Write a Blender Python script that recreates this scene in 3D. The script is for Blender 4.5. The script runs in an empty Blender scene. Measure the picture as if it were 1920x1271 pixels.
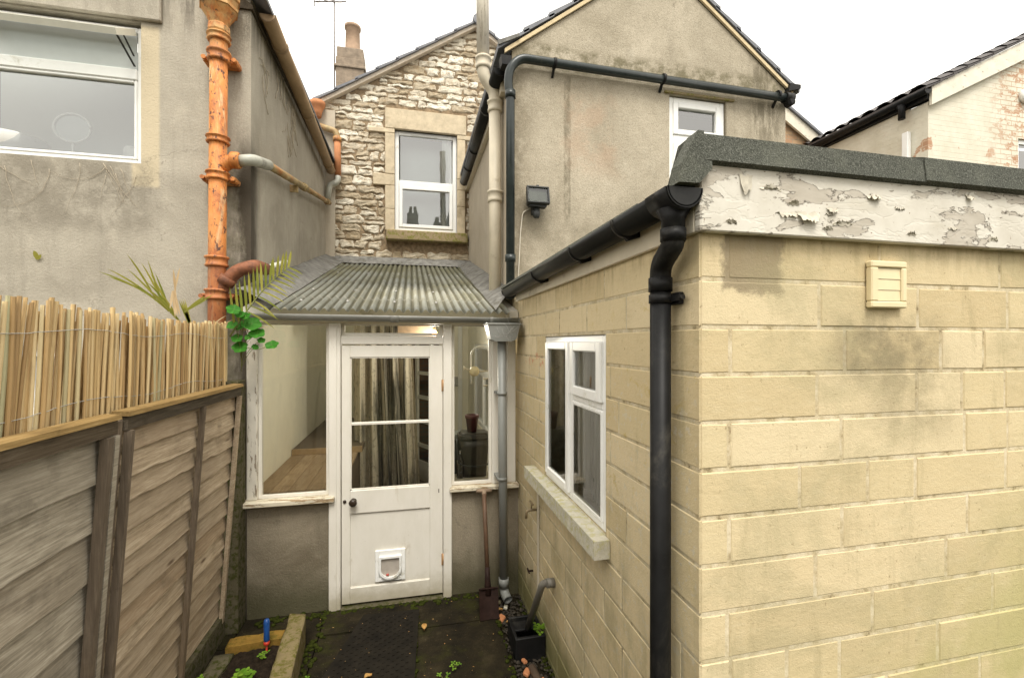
import bpy, bmesh, math, random
from mathutils import Vector, Matrix, noise as mnoise
R = math.radians
random.seed(11)
scene = bpy.context.scene
C = scene.collection

# ------------------------------------------------------------------ camera, sky, sun, exposure
cam_d = bpy.data.cameras.new("camera")
cam_d.sensor_width = 36; cam_d.lens = 15.75; cam_d.shift_y = 0.0034
cam_d.clip_start = 0.05; cam_d.clip_end = 800
cam = bpy.data.objects.new("camera", cam_d); C.objects.link(cam)
cam.location = (0, 0, 2.02); cam.rotation_euler = (R(90), 0, R(-12.7))
scene.camera = cam

SUN_EL, SUN_AZ = 60, 180          # azimuth: direction the light comes from, clockwise from +Y
world = bpy.data.worlds.new("World"); scene.world = world
world.use_nodes = True
wn = world.node_tree; wn.nodes.clear()
sky = wn.nodes.new('ShaderNodeTexSky'); sky.sky_type = 'NISHITA'; sky.sun_disc = False
sky.sun_elevation = R(SUN_EL); sky.sun_rotation = R(SUN_AZ)
sky.air_density = 1.0; sky.dust_density = 4.0
hs = wn.nodes.new('ShaderNodeHueSaturation'); hs.inputs['Saturation'].default_value = 0.10
cl = wn.nodes.new('ShaderNodeMix'); cl.data_type = 'RGBA'
cl.inputs[0].default_value = 0.72; cl.inputs[7].default_value = (7.9, 7.5, 6.75, 1)   # flat cloud layer over the sky
bg = wn.nodes.new('ShaderNodeBackground'); bg.inputs['Strength'].default_value = 0.126
wo = wn.nodes.new('ShaderNodeOutputWorld')
wn.links.new(sky.outputs[0], hs.inputs['Color']); wn.links.new(hs.outputs[0], cl.inputs[6])
wn.links.new(cl.outputs[2], bg.inputs['Color']); wn.links.new(bg.outputs[0], wo.inputs[0])

sl = bpy.data.lights.new("sun", 'SUN'); sl.energy = 1.15; sl.angle = R(22); sl.color = (1.0, .95, .86)
so = bpy.data.objects.new("sun", sl); C.objects.link(so)
so.rotation_euler = (R(90 - SUN_EL), 0, R(180 - SUN_AZ))
vs = scene.view_settings
vs.view_transform = 'Standard'; vs.look = 'None'; vs.gamma = 1; vs.exposure = 1.3

# ------------------------------------------------------------------ mesh helpers
class MB:
    """collects shapes into one mesh"""
    def __init__(self):
        self.bm = bmesh.new(); self.mi = 0
        self.cl = self.bm.loops.layers.float_color.new('tint'); self.tint = (.5, .5, .5, 1)
    def face(self, vs, flip=False):
        try: f = self.bm.faces.new(vs[::-1] if flip else vs)
        except ValueError: return None
        f.material_index = self.mi
        for l in f.loops: l[self.cl] = self.tint
        return f
    def poly(self, pts): return self.face([self.bm.verts.new(p) for p in pts])
    def t(self, lo=0., hi=1.):
        v = random.uniform(lo, hi); self.tint = (v, random.random(), random.random(), 1); return self
    def box(self, x0, x1, y0, y1, z0, z1, bev=0, mat=None):
        m = bmesh.new()
        vs = [m.verts.new((x, y, z)) for x in (x0, x1) for y in (y0, y1) for z in (z0, z1)]
        for q in ((0,1,3,2), (4,6,7,5), (0,4,5,1), (2,3,7,6), (0,2,6,4), (1,5,7,3)): m.faces.new([vs[i] for i in q])
        if bev: bmesh.ops.bevel(m, geom=m.edges[:], offset=bev, segments=1, affect='EDGES')
        return self.merge(m, mat)
    def merge(self, m, mat=None):
        mp = {}
        for v in m.verts: mp[v] = self.bm.verts.new(mat @ v.co if mat else v.co)
        for f in m.faces:
            nf = self.face([mp[v] for v in f.verts])
            if nf: nf.smooth = f.smooth
        m.free(); return self
    def obox(self, a, b, w, h, up=(0,0,1), bev=0):
        """bar of section w x h from a to b"""
        a, b = Vector(a), Vector(b); d = (b - a); L = d.length; d.normalize()
        u = Vector(up); s = d.cross(u).normalized(); u = s.cross(d)
        M = Matrix((( d.x, s.x, u.x, a.x), (d.y, s.y, u.y, a.y), (d.z, s.z, u.z, a.z), (0,0,0,1)))
        return self.box(0, L, -w/2, w/2, -h/2, h/2, bev, M)
    def tube(self, pts, r, n=12, cap=True, smooth=True):
        pts = [Vector(p) for p in pts]; N = len(pts)
        rs = r if isinstance(r, (list, tuple)) else [r]*N
        rings = []; ref = None
        for i, p in enumerate(pts):
            d = (pts[min(i+1, N-1)] - pts[max(i-1, 0)])
            if d.length < 1e-9: d = Vector((0,0,1))
            d.normalize()
            if ref is None:
                ref = Vector((0,0,1)) if abs(d.z) < .9 else Vector((1,0,0))
            s = d.cross(ref).normalized(); u = s.cross(d).normalized(); ref = u
            rings.append([self.bm.verts.new(p + (s*math.cos(k*2*math.pi/n) + u*math.sin(k*2*math.pi/n))*rs[i]) for k in range(n)])
        for i in range(N-1):
            for k in range(n):
                f = self.face([rings[i][k], rings[i+1][k], rings[i+1][(k+1)%n], rings[i][(k+1)%n]], True)
                if f: f.smooth = smooth
        if cap:
            self.face(rings[0]); self.face(rings[-1], True)
        return self
    def lathe(self, prof, c, n=20, axis='z', smooth=True, cap=True):
        c = Vector(c); rings = []
        for r, h in prof:
            ring = []
            for k in range(n):
                a = 2*math.pi*k/n; x, y = r*math.cos(a), r*math.sin(a)
                v = {'z': (x, y, h), 'y': (x, h, y), 'x': (h, x, y)}[axis]
                ring.append(self.bm.verts.new(c + Vector(v)))
            rings.append(ring)
        for i in range(len(rings)-1):
            for k in range(n):
                f = self.face([rings[i][k], rings[i][(k+1)%n], rings[i+1][(k+1)%n], rings[i+1][k]], axis == 'y')
                if f: f.smooth = smooth
        if cap: self.face(rings[0][::-1]); self.face(rings[-1])
        return self
    def prism(self, poly, axis, a, b):
        """poly: 2-d outline; axis 'y' -> (x,z), 'x' -> (y,z), 'z' -> (x,y); extruded from a to b"""
        mk = {'y': lambda p, t: (p[0], t, p[1]), 'x': lambda p, t: (t, p[0], p[1]), 'z': lambda p, t: (p[0], p[1], t)}[axis]
        A = [self.bm.verts.new(mk(p, a)) for p in poly]; B = [self.bm.verts.new(mk(p, b)) for p in poly]
        self.face(A); self.face(B[::-1]); n = len(poly)
        for i in range(n): self.face([A[i], B[i], B[(i+1)%n], A[(i+1)%n]])
        return self
    def grid(self, fn, nu, nv, smooth=True):
        g = [[self.bm.verts.new(fn(i/nu, j/nv)) for j in range(nv+1)] for i in range(nu+1)]
        for i in range(nu):
            for j in range(nv):
                f = self.face([g[i][j], g[i+1][j], g[i+1][j+1], g[i][j+1]])
                if f: f.smooth = smooth
        return self
    def holed(self, axis, d0, d1, a0, a1, z0, z1, holes):
        """wall slab, thickness d0..d1 along axis, spanning a0..a1 and z0..z1, with rectangular holes"""
        zs = sorted({z0, z1, *[h[2] for h in holes], *[h[3] for h in holes]})
        for za, zb in zip(zs, zs[1:]):
            cuts = sorted((h[0], h[1]) for h in holes if h[2] <= za + 1e-6 and h[3] >= zb - 1e-6)
            cur = a0
            for u, v in cuts + [(a1, a1)]:
                if u > cur + 1e-5:
                    if axis == 'y': self.box(cur, u, d0, d1, za, zb)
                    else: self.box(d0, d1, cur, u, za, zb)
                cur = v
        return self
    def build(self, name, mats, parent=None, recalc=True):
        if recalc: bmesh.ops.recalc_face_normals(self.bm, faces=self.bm.faces[:])
        me = bpy.data.meshes.new(name); self.bm.to_mesh(me); self.bm.free()
        for m in (mats if isinstance(mats, (list, tuple)) else [mats]): me.materials.append(m)
        o = bpy.data.objects.new(name, me); C.objects.link(o)
        if parent is not None: put(o, parent)
        return o

def wloc(o):
    v = Vector(o.location)
    return v
def put(o, parent):
    """child built in world coordinates under a thing whose origin may sit elsewhere"""
    o.parent = parent
    root = parent
    off = Vector(root.location)
    if root.parent is not None: off = Vector((0,0,0)) if root.type == 'MESH' else off
    o.matrix_parent_inverse = Matrix.Translation(-off) if root.type == 'EMPTY' else Matrix.Identity(4)
def thing(name, label, cat, loc=(0,0,0), group=None):
    o = bpy.data.objects.new(name, None); C.objects.link(o); o.location = loc; o.empty_display_size = .1
    return tag(o, label, cat, group)
def tag(o, label, cat, group=None, kind=None):
    o['label'] = label; o['category'] = cat
    if group: o['group'] = group
    if kind: o['kind'] = kind
    return o
def arc(c, r, a0, a1, ax, ay, n=7):
    c, ax, ay = Vector(c), Vector(ax), Vector(ay)
    return [c + ax*r*math.cos(a0+(a1-a0)*i/n) + ay*r*math.sin(a0+(a1-a0)*i/n) for i in range(n+1)]
def bend(pts, r=.08, n=6):
    """round the corners of a polyline"""
    P = [Vector(p) for p in pts]; out = [P[0]]
    for i in range(1, len(P)-1):
        a = (P[i-1]-P[i]); b = (P[i+1]-P[i]); ra = min(r, a.length*.48, b.length*.48)
        a = P[i] + a.normalized()*ra; b = P[i] + b.normalized()*ra
        for k in range(n+1):
            t = k/n; out.append(a*(1-t)**2 + P[i]*2*t*(1-t) + b*t*t)
    out.append(P[-1]); return out
def nz(*p): return mnoise.noise(Vector(p))

# ------------------------------------------------------------------ materials
class NT:
    def __init__(self, name):
        self.m = bpy.data.materials.new(name); self.m.use_nodes = True
        self.t = self.m.node_tree; self.t.nodes.clear(); self.L = self.t.links
        self.tc = self.new('ShaderNodeTexCoord').outputs['Object']
        s = self.new('ShaderNodeSeparateXYZ'); self.L.new(self.tc, s.inputs[0]); self.x, self.y, self.z = s.outputs
    def new(self, k): return self.t.nodes.new(k)
    def put(self, sock, v):
        if isinstance(v, bpy.types.NodeSocket): self.L.new(v, sock)
        elif isinstance(v, (tuple, list)):
            sock.default_value = tuple(v) + ((1,) if len(v) == 3 and sock.type == 'RGBA' else ())
        else: sock.default_value = v
    def vec(self, sc, off=(0,0,0)):
        n = self.new('ShaderNodeMapping'); self.L.new(self.tc, n.inputs[0])
        n.inputs['Scale'].default_value = sc; n.inputs['Location'].default_value = off; return n.outputs[0]
    def noise(self, scale, detail=4, rough=.6, vec=None, dist=0, col=False):
        n = self.new('ShaderNodeTexNoise'); self.L.new(vec or self.tc, n.inputs['Vector'])
        n.inputs['Scale'].default_value = scale; n.inputs['Detail'].default_value = detail
        n.inputs['Roughness'].default_value = rough; n.inputs['Distortion'].default_value = dist
        return n.outputs[1 if col else 0]
    def voro(self, scale, vec=None, out='Distance', feature='F1', rnd=1):
        n = self.new('ShaderNodeTexVoronoi'); n.feature = feature; self.L.new(vec or self.tc, n.inputs['Vector'])
        n.inputs['Scale'].default_value = scale; n.inputs['Randomness'].default_value = rnd; return n.outputs[out]
    def ramp(self, f, stops, interp='LINEAR'):
        n = self.new('ShaderNodeValToRGB'); self.put(n.inputs[0], f); r = n.color_ramp; r.interpolation = interp
        while len(r.elements) < len(stops): r.elements.new(.5)
        for e, (p, c) in zip(r.elements, stops):
            e.position = p; e.color = (c, c, c, 1) if isinstance(c, (int, float)) else (*c, 1)
        return n.outputs[0]
    def mix(self, f, a, b, mode='MIX'):
        n = self.new('ShaderNodeMix'); n.data_type = 'RGBA'; n.blend_type = mode
        self.put(n.inputs[0], f); self.put(n.inputs[6], a); self.put(n.inputs[7], b); return n.outputs[2]
    def math(self, op, a, b=0., c=None):
        n = self.new('ShaderNodeMath'); n.operation = op; self.put(n.inputs[0], a); self.put(n.inputs[1], b)
        if c is not None: self.put(n.inputs[2], c)
        return n.outputs[0]
    def mul(self, *a):
        r = a[0]
        for b in a[1:]: r = self.math('MULTIPLY', r, b)
        return r
    def add(self, a, b): return self.math('ADD', a, b)
    def step(self, v, e0, e1, lo=0., hi=1.):
        n = self.new('ShaderNodeMapRange'); n.interpolation_type = 'SMOOTHSTEP'
        self.put(n.inputs[0], v); n.inputs[1].default_value = e0; n.inputs[2].default_value = e1
        n.inputs[3].default_value = lo; n.inputs[4].default_value = hi; return n.outputs[0]
    def band(self, v, c, hw, soft):
        return self.step(self.math('ABSOLUTE', self.math('SUBTRACT', v, c)), hw, hw + soft, 1, 0)
    def attr(self):
        n = self.new('ShaderNodeAttribute'); n.attribute_name = 'tint'
        s = self.new('ShaderNodeSeparateColor'); self.L.new(n.outputs['Color'], s.inputs[0]); return s.outputs
    def bump(self, h, strength=.3, dist=.01, prev=None):
        n = self.new('ShaderNodeBump'); n.inputs['Strength'].default_value = strength; n.inputs['Distance'].default_value = dist
        self.put(n.inputs['Height'], h)
        if prev: self.L.new(prev, n.inputs['Normal'])
        return n.outputs[0]
    def out(self, col, rough=.8, normal=None, metal=0., spec=.4, trans=None):
        b = self.new('ShaderNodeBsdfPrincipled'); self.put(b.inputs['Base Color'], col); self.put(b.inputs['Roughness'], rough)
        b.inputs['Metallic'].default_value = metal; b.inputs['Specular IOR Level'].default_value = spec
        if normal: self.L.new(normal, b.inputs['Normal'])
        sh = b.outputs[0]
        if trans:
            tr = self.new('ShaderNodeBsdfTranslucent'); self.put(tr.inputs[0], trans[1]); mx = self.new('ShaderNodeMixShader')
            mx.inputs[0].default_value = trans[0]; self.L.new(sh, mx.inputs[1]); self.L.new(tr.outputs[0], mx.inputs[2]); sh = mx.outputs[0]
        o = self.new('ShaderNodeOutputMaterial'); self.L.new(sh, o.inputs[0]); return self.m

def simple(name, col, rough=.5, var=.15, scale=12, bump=0, dirt=None, dirt_amt=.5, spec=.4, stretch=(1,1,1)):
    n = NT(name); v = n.vec(stretch)
    k = n.noise(scale, 5, .65, v)
    lo = tuple(c*(1-var) for c in col); hi = tuple(min(1, c*(1+var)) for c in col)
    c = n.ramp(k, [(.3, lo), (.7, hi)])
    if dirt:
        d = n.noise(scale*.45, 7, .75, v, .4); c = n.mix(n.step(d, .62 - .2*dirt_amt, .72), c, dirt)
    nm = n.bump(n.noise(scale*6, 3, .6, v), bump, .004) if bump else None
    return n.out(c, rough, nm, spec=spec)

def cement_wall(name, a, b, stains, speck=.25, patch=(.55,.5,.42), bump=.5, light=None):
    n = NT(name)
    big = n.noise(1.3, 6, .62, None, .5)
    c = n.ramp(big, [(.32, a), (.68, b)])
    mid = n.noise(5.5, 6, .7, n.vec((1,1,.6)))
    c = n.mix(n.step(mid, .52, .78, 0, .45), c, patch)
    c = n.mix(n.step(n.noise(4.2, 7, .72, n.vec((2.6,2.6,.28))), .5, .8, 0, .35), c, tuple(v*.45 for v in a))
    fine = n.noise(210, 2, .6)
    c = n.mix(n.step(fine, .5, .75, 0, speck), c, tuple(v*.35 for v in a))
    c = n.mix(n.step(n.noise(150, 2, .6, n.vec((1,1,1), (3,1,7))), .56, .78, 0, speck*.8), c, tuple(min(.8, v*1.9) for v in b))
    if light: c = light(n, c)
    cv = n.new('ShaderNodeVectorMath'); cv.operation = 'MULTIPLY_ADD'; n.L.new(n.noise(2.5, 5, .65, None, 0, True), cv.inputs[0]); cv.inputs[1].default_value = (.55,.55,.55); n.L.new(n.tc, cv.inputs[2])
    crk = n.mul(n.step(n.voro(.85, cv.outputs[0], 'Distance', 'DISTANCE_TO_EDGE'), .0, .007, 1, 0), soft(n, 1.3, .48, .6)); c = n.mix(n.mul(crk, .35), c, tuple(v*.3 for v in a))
    for fn, col in stains: c = n.mix(fn(n), c, col)
    h = n.add(n.noise(60, 5, .7), n.mul(n.noise(9, 4, .6), .8))
    return n.out(c, .92, n.bump(h, bump, .006), spec=.2)

def soft(n, sc=9, lo=.35, hi=.62, st=(1,1,1)): return n.step(n.noise(sc, 6, .7, n.vec(st)), lo, hi)
def under(v): return tuple(x for x in v)

# stains with shapes of their own (damp streaks, algae, soot runs)
def st_corner(n):           # black damp run down the corner by the soil stack
    zz = n.add(n.z, n.mul(n.noise(3, 4, .6), .5))
    wb = n.mul(n.math('SUBTRACT', n.noise(7, 6, .75, n.vec((1,1,.35))), .5), .22); bx = n.band(n.add(n.x, wb), -1.215, .03, .10); by = n.step(n.add(n.y, wb), 3.84, 4.05, 1, 0)
    return n.mul(n.mul(bx, by), n.step(zz, 3.62, 4.0, 1, 0), .93)
def st_algae(n): return n.mul(n.band(n.x, -1.31, .06, .05), n.step(n.z, 3.2, 3.6, 1, 0), soft(n, 7), .6)
def st_window(n): return n.mul(n.step(n.x, -1.95, -1.75, 1, 0), n.band(n.z, 3.08, .16, .2), soft(n, 5, .33, .6), .62)
def st_top(n): return n.mul(n.step(n.x, -1.9, -1.6, .25, 1), n.step(n.z, 4.15, 4.6), soft(n, 6, .42, .62, (3,3,.35)), .75)
def st_lich(n): return n.mul(n.band(n.x, -1.27, .05, .03), n.step(n.z, 3.5, 3.6), n.step(n.noise(70, 3, .6), .48, .6), .6)
def li_patch(n, c): return n.mix(n.mul(n.band(n.x, -1.9, .075, .025), n.band(n.z, 3.75, .57, .04), n.step(n.y, 3.84, 3.85, 1, 0)), c, (.53,.455,.32))

M = {}
M['left_render'] = cement_wall('grey_cement_render', (.30,.27,.215), (.46,.42,.345),
    [(st_window, (.17,.15,.115)), (st_top, (.11,.095,.075)), (st_algae, (.12,.115,.06)), (st_lich, (.42,.39,.31)), (st_corner, (.05,.04,.028))], light=li_patch, speck=.35, patch=(.56,.5,.4), bump=.8)
def sv(x, w, z0, z1):
    return lambda n: n.mul(n.band(n.add(n.x, n.mul(n.noise(5, 3, .6), .05)), x+.025, w, w*.9), n.step(n.z, z0, z0+.25), n.step(n.z, z1-.06, z1, 1, 0), soft(n, 20, .3, .62, (1,1,.5)), .6)
def st_rose(n): return n.mul(n.step(n.math('ABSOLUTE', n.math('SUBTRACT', n.add(n.mul(n.x, 1), n.mul(n.noise(4, 5, .6), .6)), 1.95)), .12, .34, 1, 0), n.band(n.z, 3.95, .2, .3), soft(n, 3, .4, .6), .28)
def st_moss(n): return n.mul(n.band(n.z, 4.58, .06, .1), soft(n, 9, .38, .6), .75)
def st_low(n): return n.mul(n.step(n.z, 3.0, 3.6, 1, 0), soft(n, 4, .35, .65), .45)
def st_edge(n): return n.mul(n.step(n.x, .9, 1.12, 1, 0), soft(n, 14, .3, .6), .6)
def st_right(n): return n.mul(n.band(n.x, 3.5, .1, .15), n.step(n.z, 3.7, 4.2), soft(n, 8, .35, .6, (2,2,.5)), .75)
M['roughcast'] = cement_wall('pebbledash_render', (.29,.25,.18), (.50,.44,.34),
    [(sv(1.385, .022, 3.0, 4.46), (.10,.085,.05)), (st_rose, (.46,.29,.19)), (st_moss, (.12,.105,.055)), (st_low, (.2,.175,.12)), (st_edge, (.17,.14,.09)), (st_right, (.14,.12,.08)),
     (lambda n: n.mul(n.step(n.z, 4.42, 4.46), n.step(n.z, 4.455, 4.46, 1, 0), .5), (.12,.1,.06))], speck=.8, patch=(.54,.49,.39), bump=1)
M['side_render'] = cement_wall('pale_side_render', (.42,.36,.275), (.54,.48,.38), [], speck=.3)
def st_wet(n): return n.mul(n.step(n.add(n.z, n.mul(n.noise(4, 5, .7), .3)), .2, .62, 1, 0), .8)
M['dwarf_render'] = cement_wall('damp_cement_render', (.15,.125,.085), (.33,.285,.21), [(st_wet, (.05,.048,.02))], speck=.35, patch=(.38,.34,.26), bump=1)
M['cream_plaster'] = simple('cream_plaster', (.86,.82,.68), .9, .06, 3, .15)
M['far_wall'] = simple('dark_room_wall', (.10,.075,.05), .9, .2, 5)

def upvc(name, col): return simple(name, col, .35, .04, 6, 0, (col[0]*.62, col[1]*.6, col[2]*.5), .15)
M['upvc'] = upvc('white_window_plastic', (.80,.80,.77))
M['upvc_dirty'] = simple('weathered_window_plastic', (.70,.69,.60), .45, .08, 7, 0, (.35,.33,.25), .42)
def joinery():
    n = NT('old_white_gloss_paint'); c = n.ramp(n.noise(8, 5, .65, n.vec((1,1,.4))), [(.3, (.66,.63,.55)), (.7, (.73,.70,.63))])
    c = n.mix(n.step(n.noise(5, 7, .75, n.vec((1,1,.4)), .4), .58, .72, 0, .7), c, (.47,.41,.30))
    c = n.mix(n.mul(n.step(n.add(n.z, n.mul(n.noise(9, 5, .7), .22)), .12, .34, 1, 0), .75), c, (.30,.26,.16))  # foot of the joinery darkened: grime, doubling as painted contact shadow
    c = n.mix(n.step(n.noise(70, 4, .75), .68, .72), c, (.18,.14,.09))
    return n.out(c, .45, n.bump(n.noise(45, 4, .7, n.vec((1,1,.3))), .2, .003))
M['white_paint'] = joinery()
# flaking paint over grey timber
def flaky(name, thr, paint=(.68,.64,.55), wood=(.26,.21,.15), sc=14, st=(3,3,.5)):
    n = NT(name); k = n.noise(sc, 8, .72, n.vec(st), .3); m = n.step(k, thr, thr+.025)
    grain = n.noise(70, 3, .6, n.vec((st[0]*1.5, st[1]*1.5, st[2]*.2)))
    w = n.mix(grain, tuple(v*.5 for v in wood), tuple(v*1.4 for v in wood))
    p = n.ramp(n.noise(7, 5, .6), [(.35, tuple(v*.85 for v in paint)), (.65, paint)])
    return n.out(n.mix(m, p, w), n.mix(m, (.5,)*3, (.9,)*3), n.bump(n.math('SUBTRACT', 1, m), .6, .004))
M['flaking_post'] = flaky('flaking_white_paint', .57)
M['flaking_sill'] = flaky('flaking_cream_paint', .52, (.66,.6,.46), (.33,.24,.14), 10, (.5,3,3))

def glass(name, tint, refl, rough=.01, rcol=(1,1,1)):
    n = NT(name); tr = n.new('ShaderNodeBsdfTransparent'); tr.inputs[0].default_value = (*tint, 1)
    g = n.new('ShaderNodeBsdfGlossy'); g.inputs['Roughness'].default_value = rough; g.inputs[0].default_value = (*rcol, 1)
    n.L.new(n.bump(n.noise(1.8, 2, .5), .12, .012), g.inputs['Normal'])
    fr = n.new('ShaderNodeFresnel'); fr.inputs[0].default_value = 1.5
    f = n.add(n.mul(fr.outputs[0], 1 - refl), refl); mx = n.new('ShaderNodeMixShader')
    n.L.new(f, mx.inputs[0]); n.L.new(tr.outputs[0], mx.inputs[1]); n.L.new(g.outputs[0], mx.inputs[2])
    o = n.new('ShaderNodeOutputMaterial'); n.L.new(mx.outputs[0], o.inputs[0]); return n.m
M['glass'] = glass('clear_glass', (.93,.94,.90), .03)
M['glass_win'] = glass('double_glazing', (.78,.82,.80), .16)
M['glass_bright'] = glass('sky_mirroring_glass', (.72,.76,.75), .15)
M['frosted'] = simple('frosted_glass', (.52,.54,.53), .3, .05, 4)
M['blind'] = simple('pale_roller_blind', (.60,.64,.62), .8, .04, 2)
M['grey_net'] = simple('grey_net_curtain', (.21,.215,.17), .9, .3, 9, stretch=(1,9,.3))
M['net'] = simple('white_net_curtain', (.72,.72,.69), .9, .05, 9, stretch=(8,8,.4))

# reconstituted stone blocks: tint.r picks each block's tone
def block_stains(n, c):
    fr = n.step(n.y, 1.25, 1.26, 1, 0)
    # green algae low on the right
    g = n.mul(n.step(n.add(n.math('SUBTRACT', n.x, n.mul(n.z, 1.6)), n.mul(n.noise(3, 5, .6), .9)), -.1, 1.5), n.step(n.y, 1.25, 1.26, 1, 0))
    c = n.mix(n.mul(g, soft(n, 2.4, .3, .62), .62), c, (.30,.30,.10))
    # soot bloom below the vent and a grey repair by the corner
    s = n.mul(n.band(n.x, 1.60, .12, .2), n.band(n.z, 2.00, .05, .13), soft(n, 7, .32, .68), n.step(n.y, 1.25, 1.26, 1, 0)); c = n.mix(n.mul(s, .75), c, (.17,.145,.09))
    s = n.mul(n.band(n.x, 1.72, .05, .25), n.band(n.z, 1.86, .06, .2), soft(n, 4, .35, .62), n.step(n.y, 1.25, 1.26, 1, 0)); c = n.mix(n.mul(s, .6), c, (.24,.2,.12))
    wob = n.mul(n.noise(9, 5, .7), .16)
    s = n.mul(n.band(n.add(n.x, wob), 1.145, .1, .03), n.band(n.add(n.z, wob), 2.40, .13, .03), n.step(n.y, 1.25, 1.26, 1, 0)); c = n.mix(n.mul(s, .85), c, (.24,.195,.125))
    s = n.mul(n.step(n.z, 2.22, 2.36), soft(n, 7, .42, .64, (3,3,.6)), .42); c = n.mix(s, c, (.24,.18,.09))
    # lichen and grime on the side wall
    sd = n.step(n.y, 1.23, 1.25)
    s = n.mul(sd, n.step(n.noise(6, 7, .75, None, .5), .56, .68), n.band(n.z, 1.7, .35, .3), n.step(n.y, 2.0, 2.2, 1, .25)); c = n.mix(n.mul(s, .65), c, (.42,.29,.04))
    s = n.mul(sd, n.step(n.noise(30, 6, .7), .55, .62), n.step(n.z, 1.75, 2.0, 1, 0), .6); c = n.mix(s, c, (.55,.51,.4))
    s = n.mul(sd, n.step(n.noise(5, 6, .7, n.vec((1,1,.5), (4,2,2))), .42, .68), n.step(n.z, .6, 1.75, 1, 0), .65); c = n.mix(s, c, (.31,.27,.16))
    s = n.mul(sd, n.step(n.add(n.z, n.mul(n.noise(5, 5, .7), .25)), .2, .5, 1, 0)); c = n.mix(n.mul(s, .8), c, (.13,.13,.04))
    s = n.mul(n.band(n.y, 3.12, .24, .08), n.band(n.z, 1.9, .03, .03), n.step(n.noise(22, 5, .7), .52, .6)); c = n.mix(n.mul(s, sd, .5), c, (.5,.12,.06))
    s = n.mul(fr, n.step(n.noise(1.5, 7, .7, n.vec((1,1,1.5), (3,0,5)), .6), .47, .66)); c = n.mix(n.mul(s, .42), c, (.32,.285,.165))
    s = n.mul(n.step(n.noise(5, 6, .7, n.vec((2.2,2.2,.3), (1,4,0)), .3), .54, .72)); c = n.mix(n.mul(s, .34), c, (.30,.25,.14))
    s = n.step(n.noise(42, 5, .75), .64, .70); c = n.mix(n.mul(s, .35), c, (.20,.155,.08))
    return c
def block_mat():
    n = NT('yellow_stone_block'); a = n.attr()
    c = n.ramp(a[0], [(0, (.51,.415,.245)), (.5, (.58,.48,.29)), (1, (.63,.53,.345))])
    c = n.mix(n.step(a[1], .35, 1., 0, .28), c, (.54,.42,.24))
    m = n.noise(3.2, 6, .65, None, .6); c = n.mix(n.step(m, .48, .8, 0, .45), c, (.42,.345,.20))
    c = n.mix(n.step(n.noise(16, 6, .7, n.vec((1,1,3.5))), .45, .8, 0, .38), c, (.62,.54,.36))
    c = n.mix(n.step(n.noise(60, 4, .7), .64, .70, 0, .6), c, (.22,.155,.08))
    c = n.mix(n.step(n.noise(9, 7, .75, n.vec((.5,.5,2.4), (5,2,8))), .5, .72, 0, .3), c, (.40,.32,.18))
    c = block_stains(n, c)
    h = n.add(n.noise(75, 4, .7), n.mul(n.noise(260, 2, .6), .5))
    return n.out(c, .95, n.bump(h, .55, .004), spec=.15)
M['block'] = block_mat()
def mortar_mat():
    n = NT('pale_mortar'); c = block_stains(n, n.ramp(n.noise(13, 7, .75), [(.34, (.20,.155,.085)), (.43, (.48,.395,.245)), (.60, (.65,.57,.41)), (.8, (.70,.63,.48))]))
    s = n.mul(n.step(n.y, 1.24, 1.26), soft(n, 6, .35, .6)); c = n.mix(n.mul(s, .5), c, (.33,.29,.19))
    return n.out(c, .95, n.bump(n.noise(90, 4, .7), .6, .004), spec=.15)
M['mortar'] = mortar_mat()
def rubble_mat():
    n = NT('limestone_rubble'); a = n.attr()
    c = n.ramp(a[0], [(0, (.38,.31,.21)), (.35, (.58,.515,.40)), (1, (.76,.72,.61))])
    c = n.mix(n.step(n.noise(14, 6, .72), .48, .66, 0, .75), c, (.31,.225,.13))
    c = n.mix(n.step(n.noise(48, 4, .7), .58, .68, 0, .55), c, (.2,.16,.1))
    lo = n.mul(n.step(n.z, 3.2, 4.6, 1, 0), soft(n, 2.2, .36, .62)); c = n.mix(n.mul(lo, .7), c, (.27,.21,.125))
    return n.out(c, .95, n.bump(n.noise(34, 6, .75), .9, .012), spec=.15)
M['rubble'] = rubble_mat()
M['rubble_joint'] = simple('brown_lime_mortar', (.245,.18,.11), .98, .45, 17, .8)
M['ashlar'] = simple('dressed_limestone', (.53,.445,.31), .9, .18, 9, .4, (.35,.28,.18), .6)
def sill_mat(name, base, moss):
    n = NT(name); c = n.ramp(n.noise(18, 6, .7), [(.3, tuple(v*.7 for v in base)), (.7, base)])
    c = n.mix(n.step(n.noise(24, 7, .75), .46, .6), c, moss); return n.out(c, .95, n.bump(n.noise(60, 4, .7), .6, .005), spec=.1)
M['mossy_sill'] = sill_mat('mossy_stone_sill', (.36,.28,.17), (.20,.19,.05))
M['lichen_sill'] = sill_mat('lichen_concrete_sill', (.60,.57,.47), (.44,.41,.24))
M['slate'] = simple('blue_grey_roof_tile', (.15,.155,.17), .55, .22, 9, .3, (.22,.2,.17), .3)
M['verge'] = simple('pale_verge_mortar', (.58,.50,.40), .9, .15, 20, .3, (.25,.2,.15), .3)
M['black_plastic'] = simple('black_gutter_plastic', (.010,.010,.010), .46, .35, 9, .05, (.04,.037,.031), .6, spec=.16)
M['wet_gutter'] = simple('weathered_black_gutter', (.012,.012,.011), .4, .4, 7, 0, (.055,.048,.035), .5, spec=.25, stretch=(1.5,.35,1.5))
M['dark_pipe'] = simple('dark_green_grey_pipe', (.025,.032,.031), .3, .3, 7, 0, (.06,.065,.052), .3, spec=.35)
M['cream_pipe'] = simple('cream_painted_iron', (.58,.52,.40), .5, .08, 6, .15, (.36,.3,.2), .35)
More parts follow.
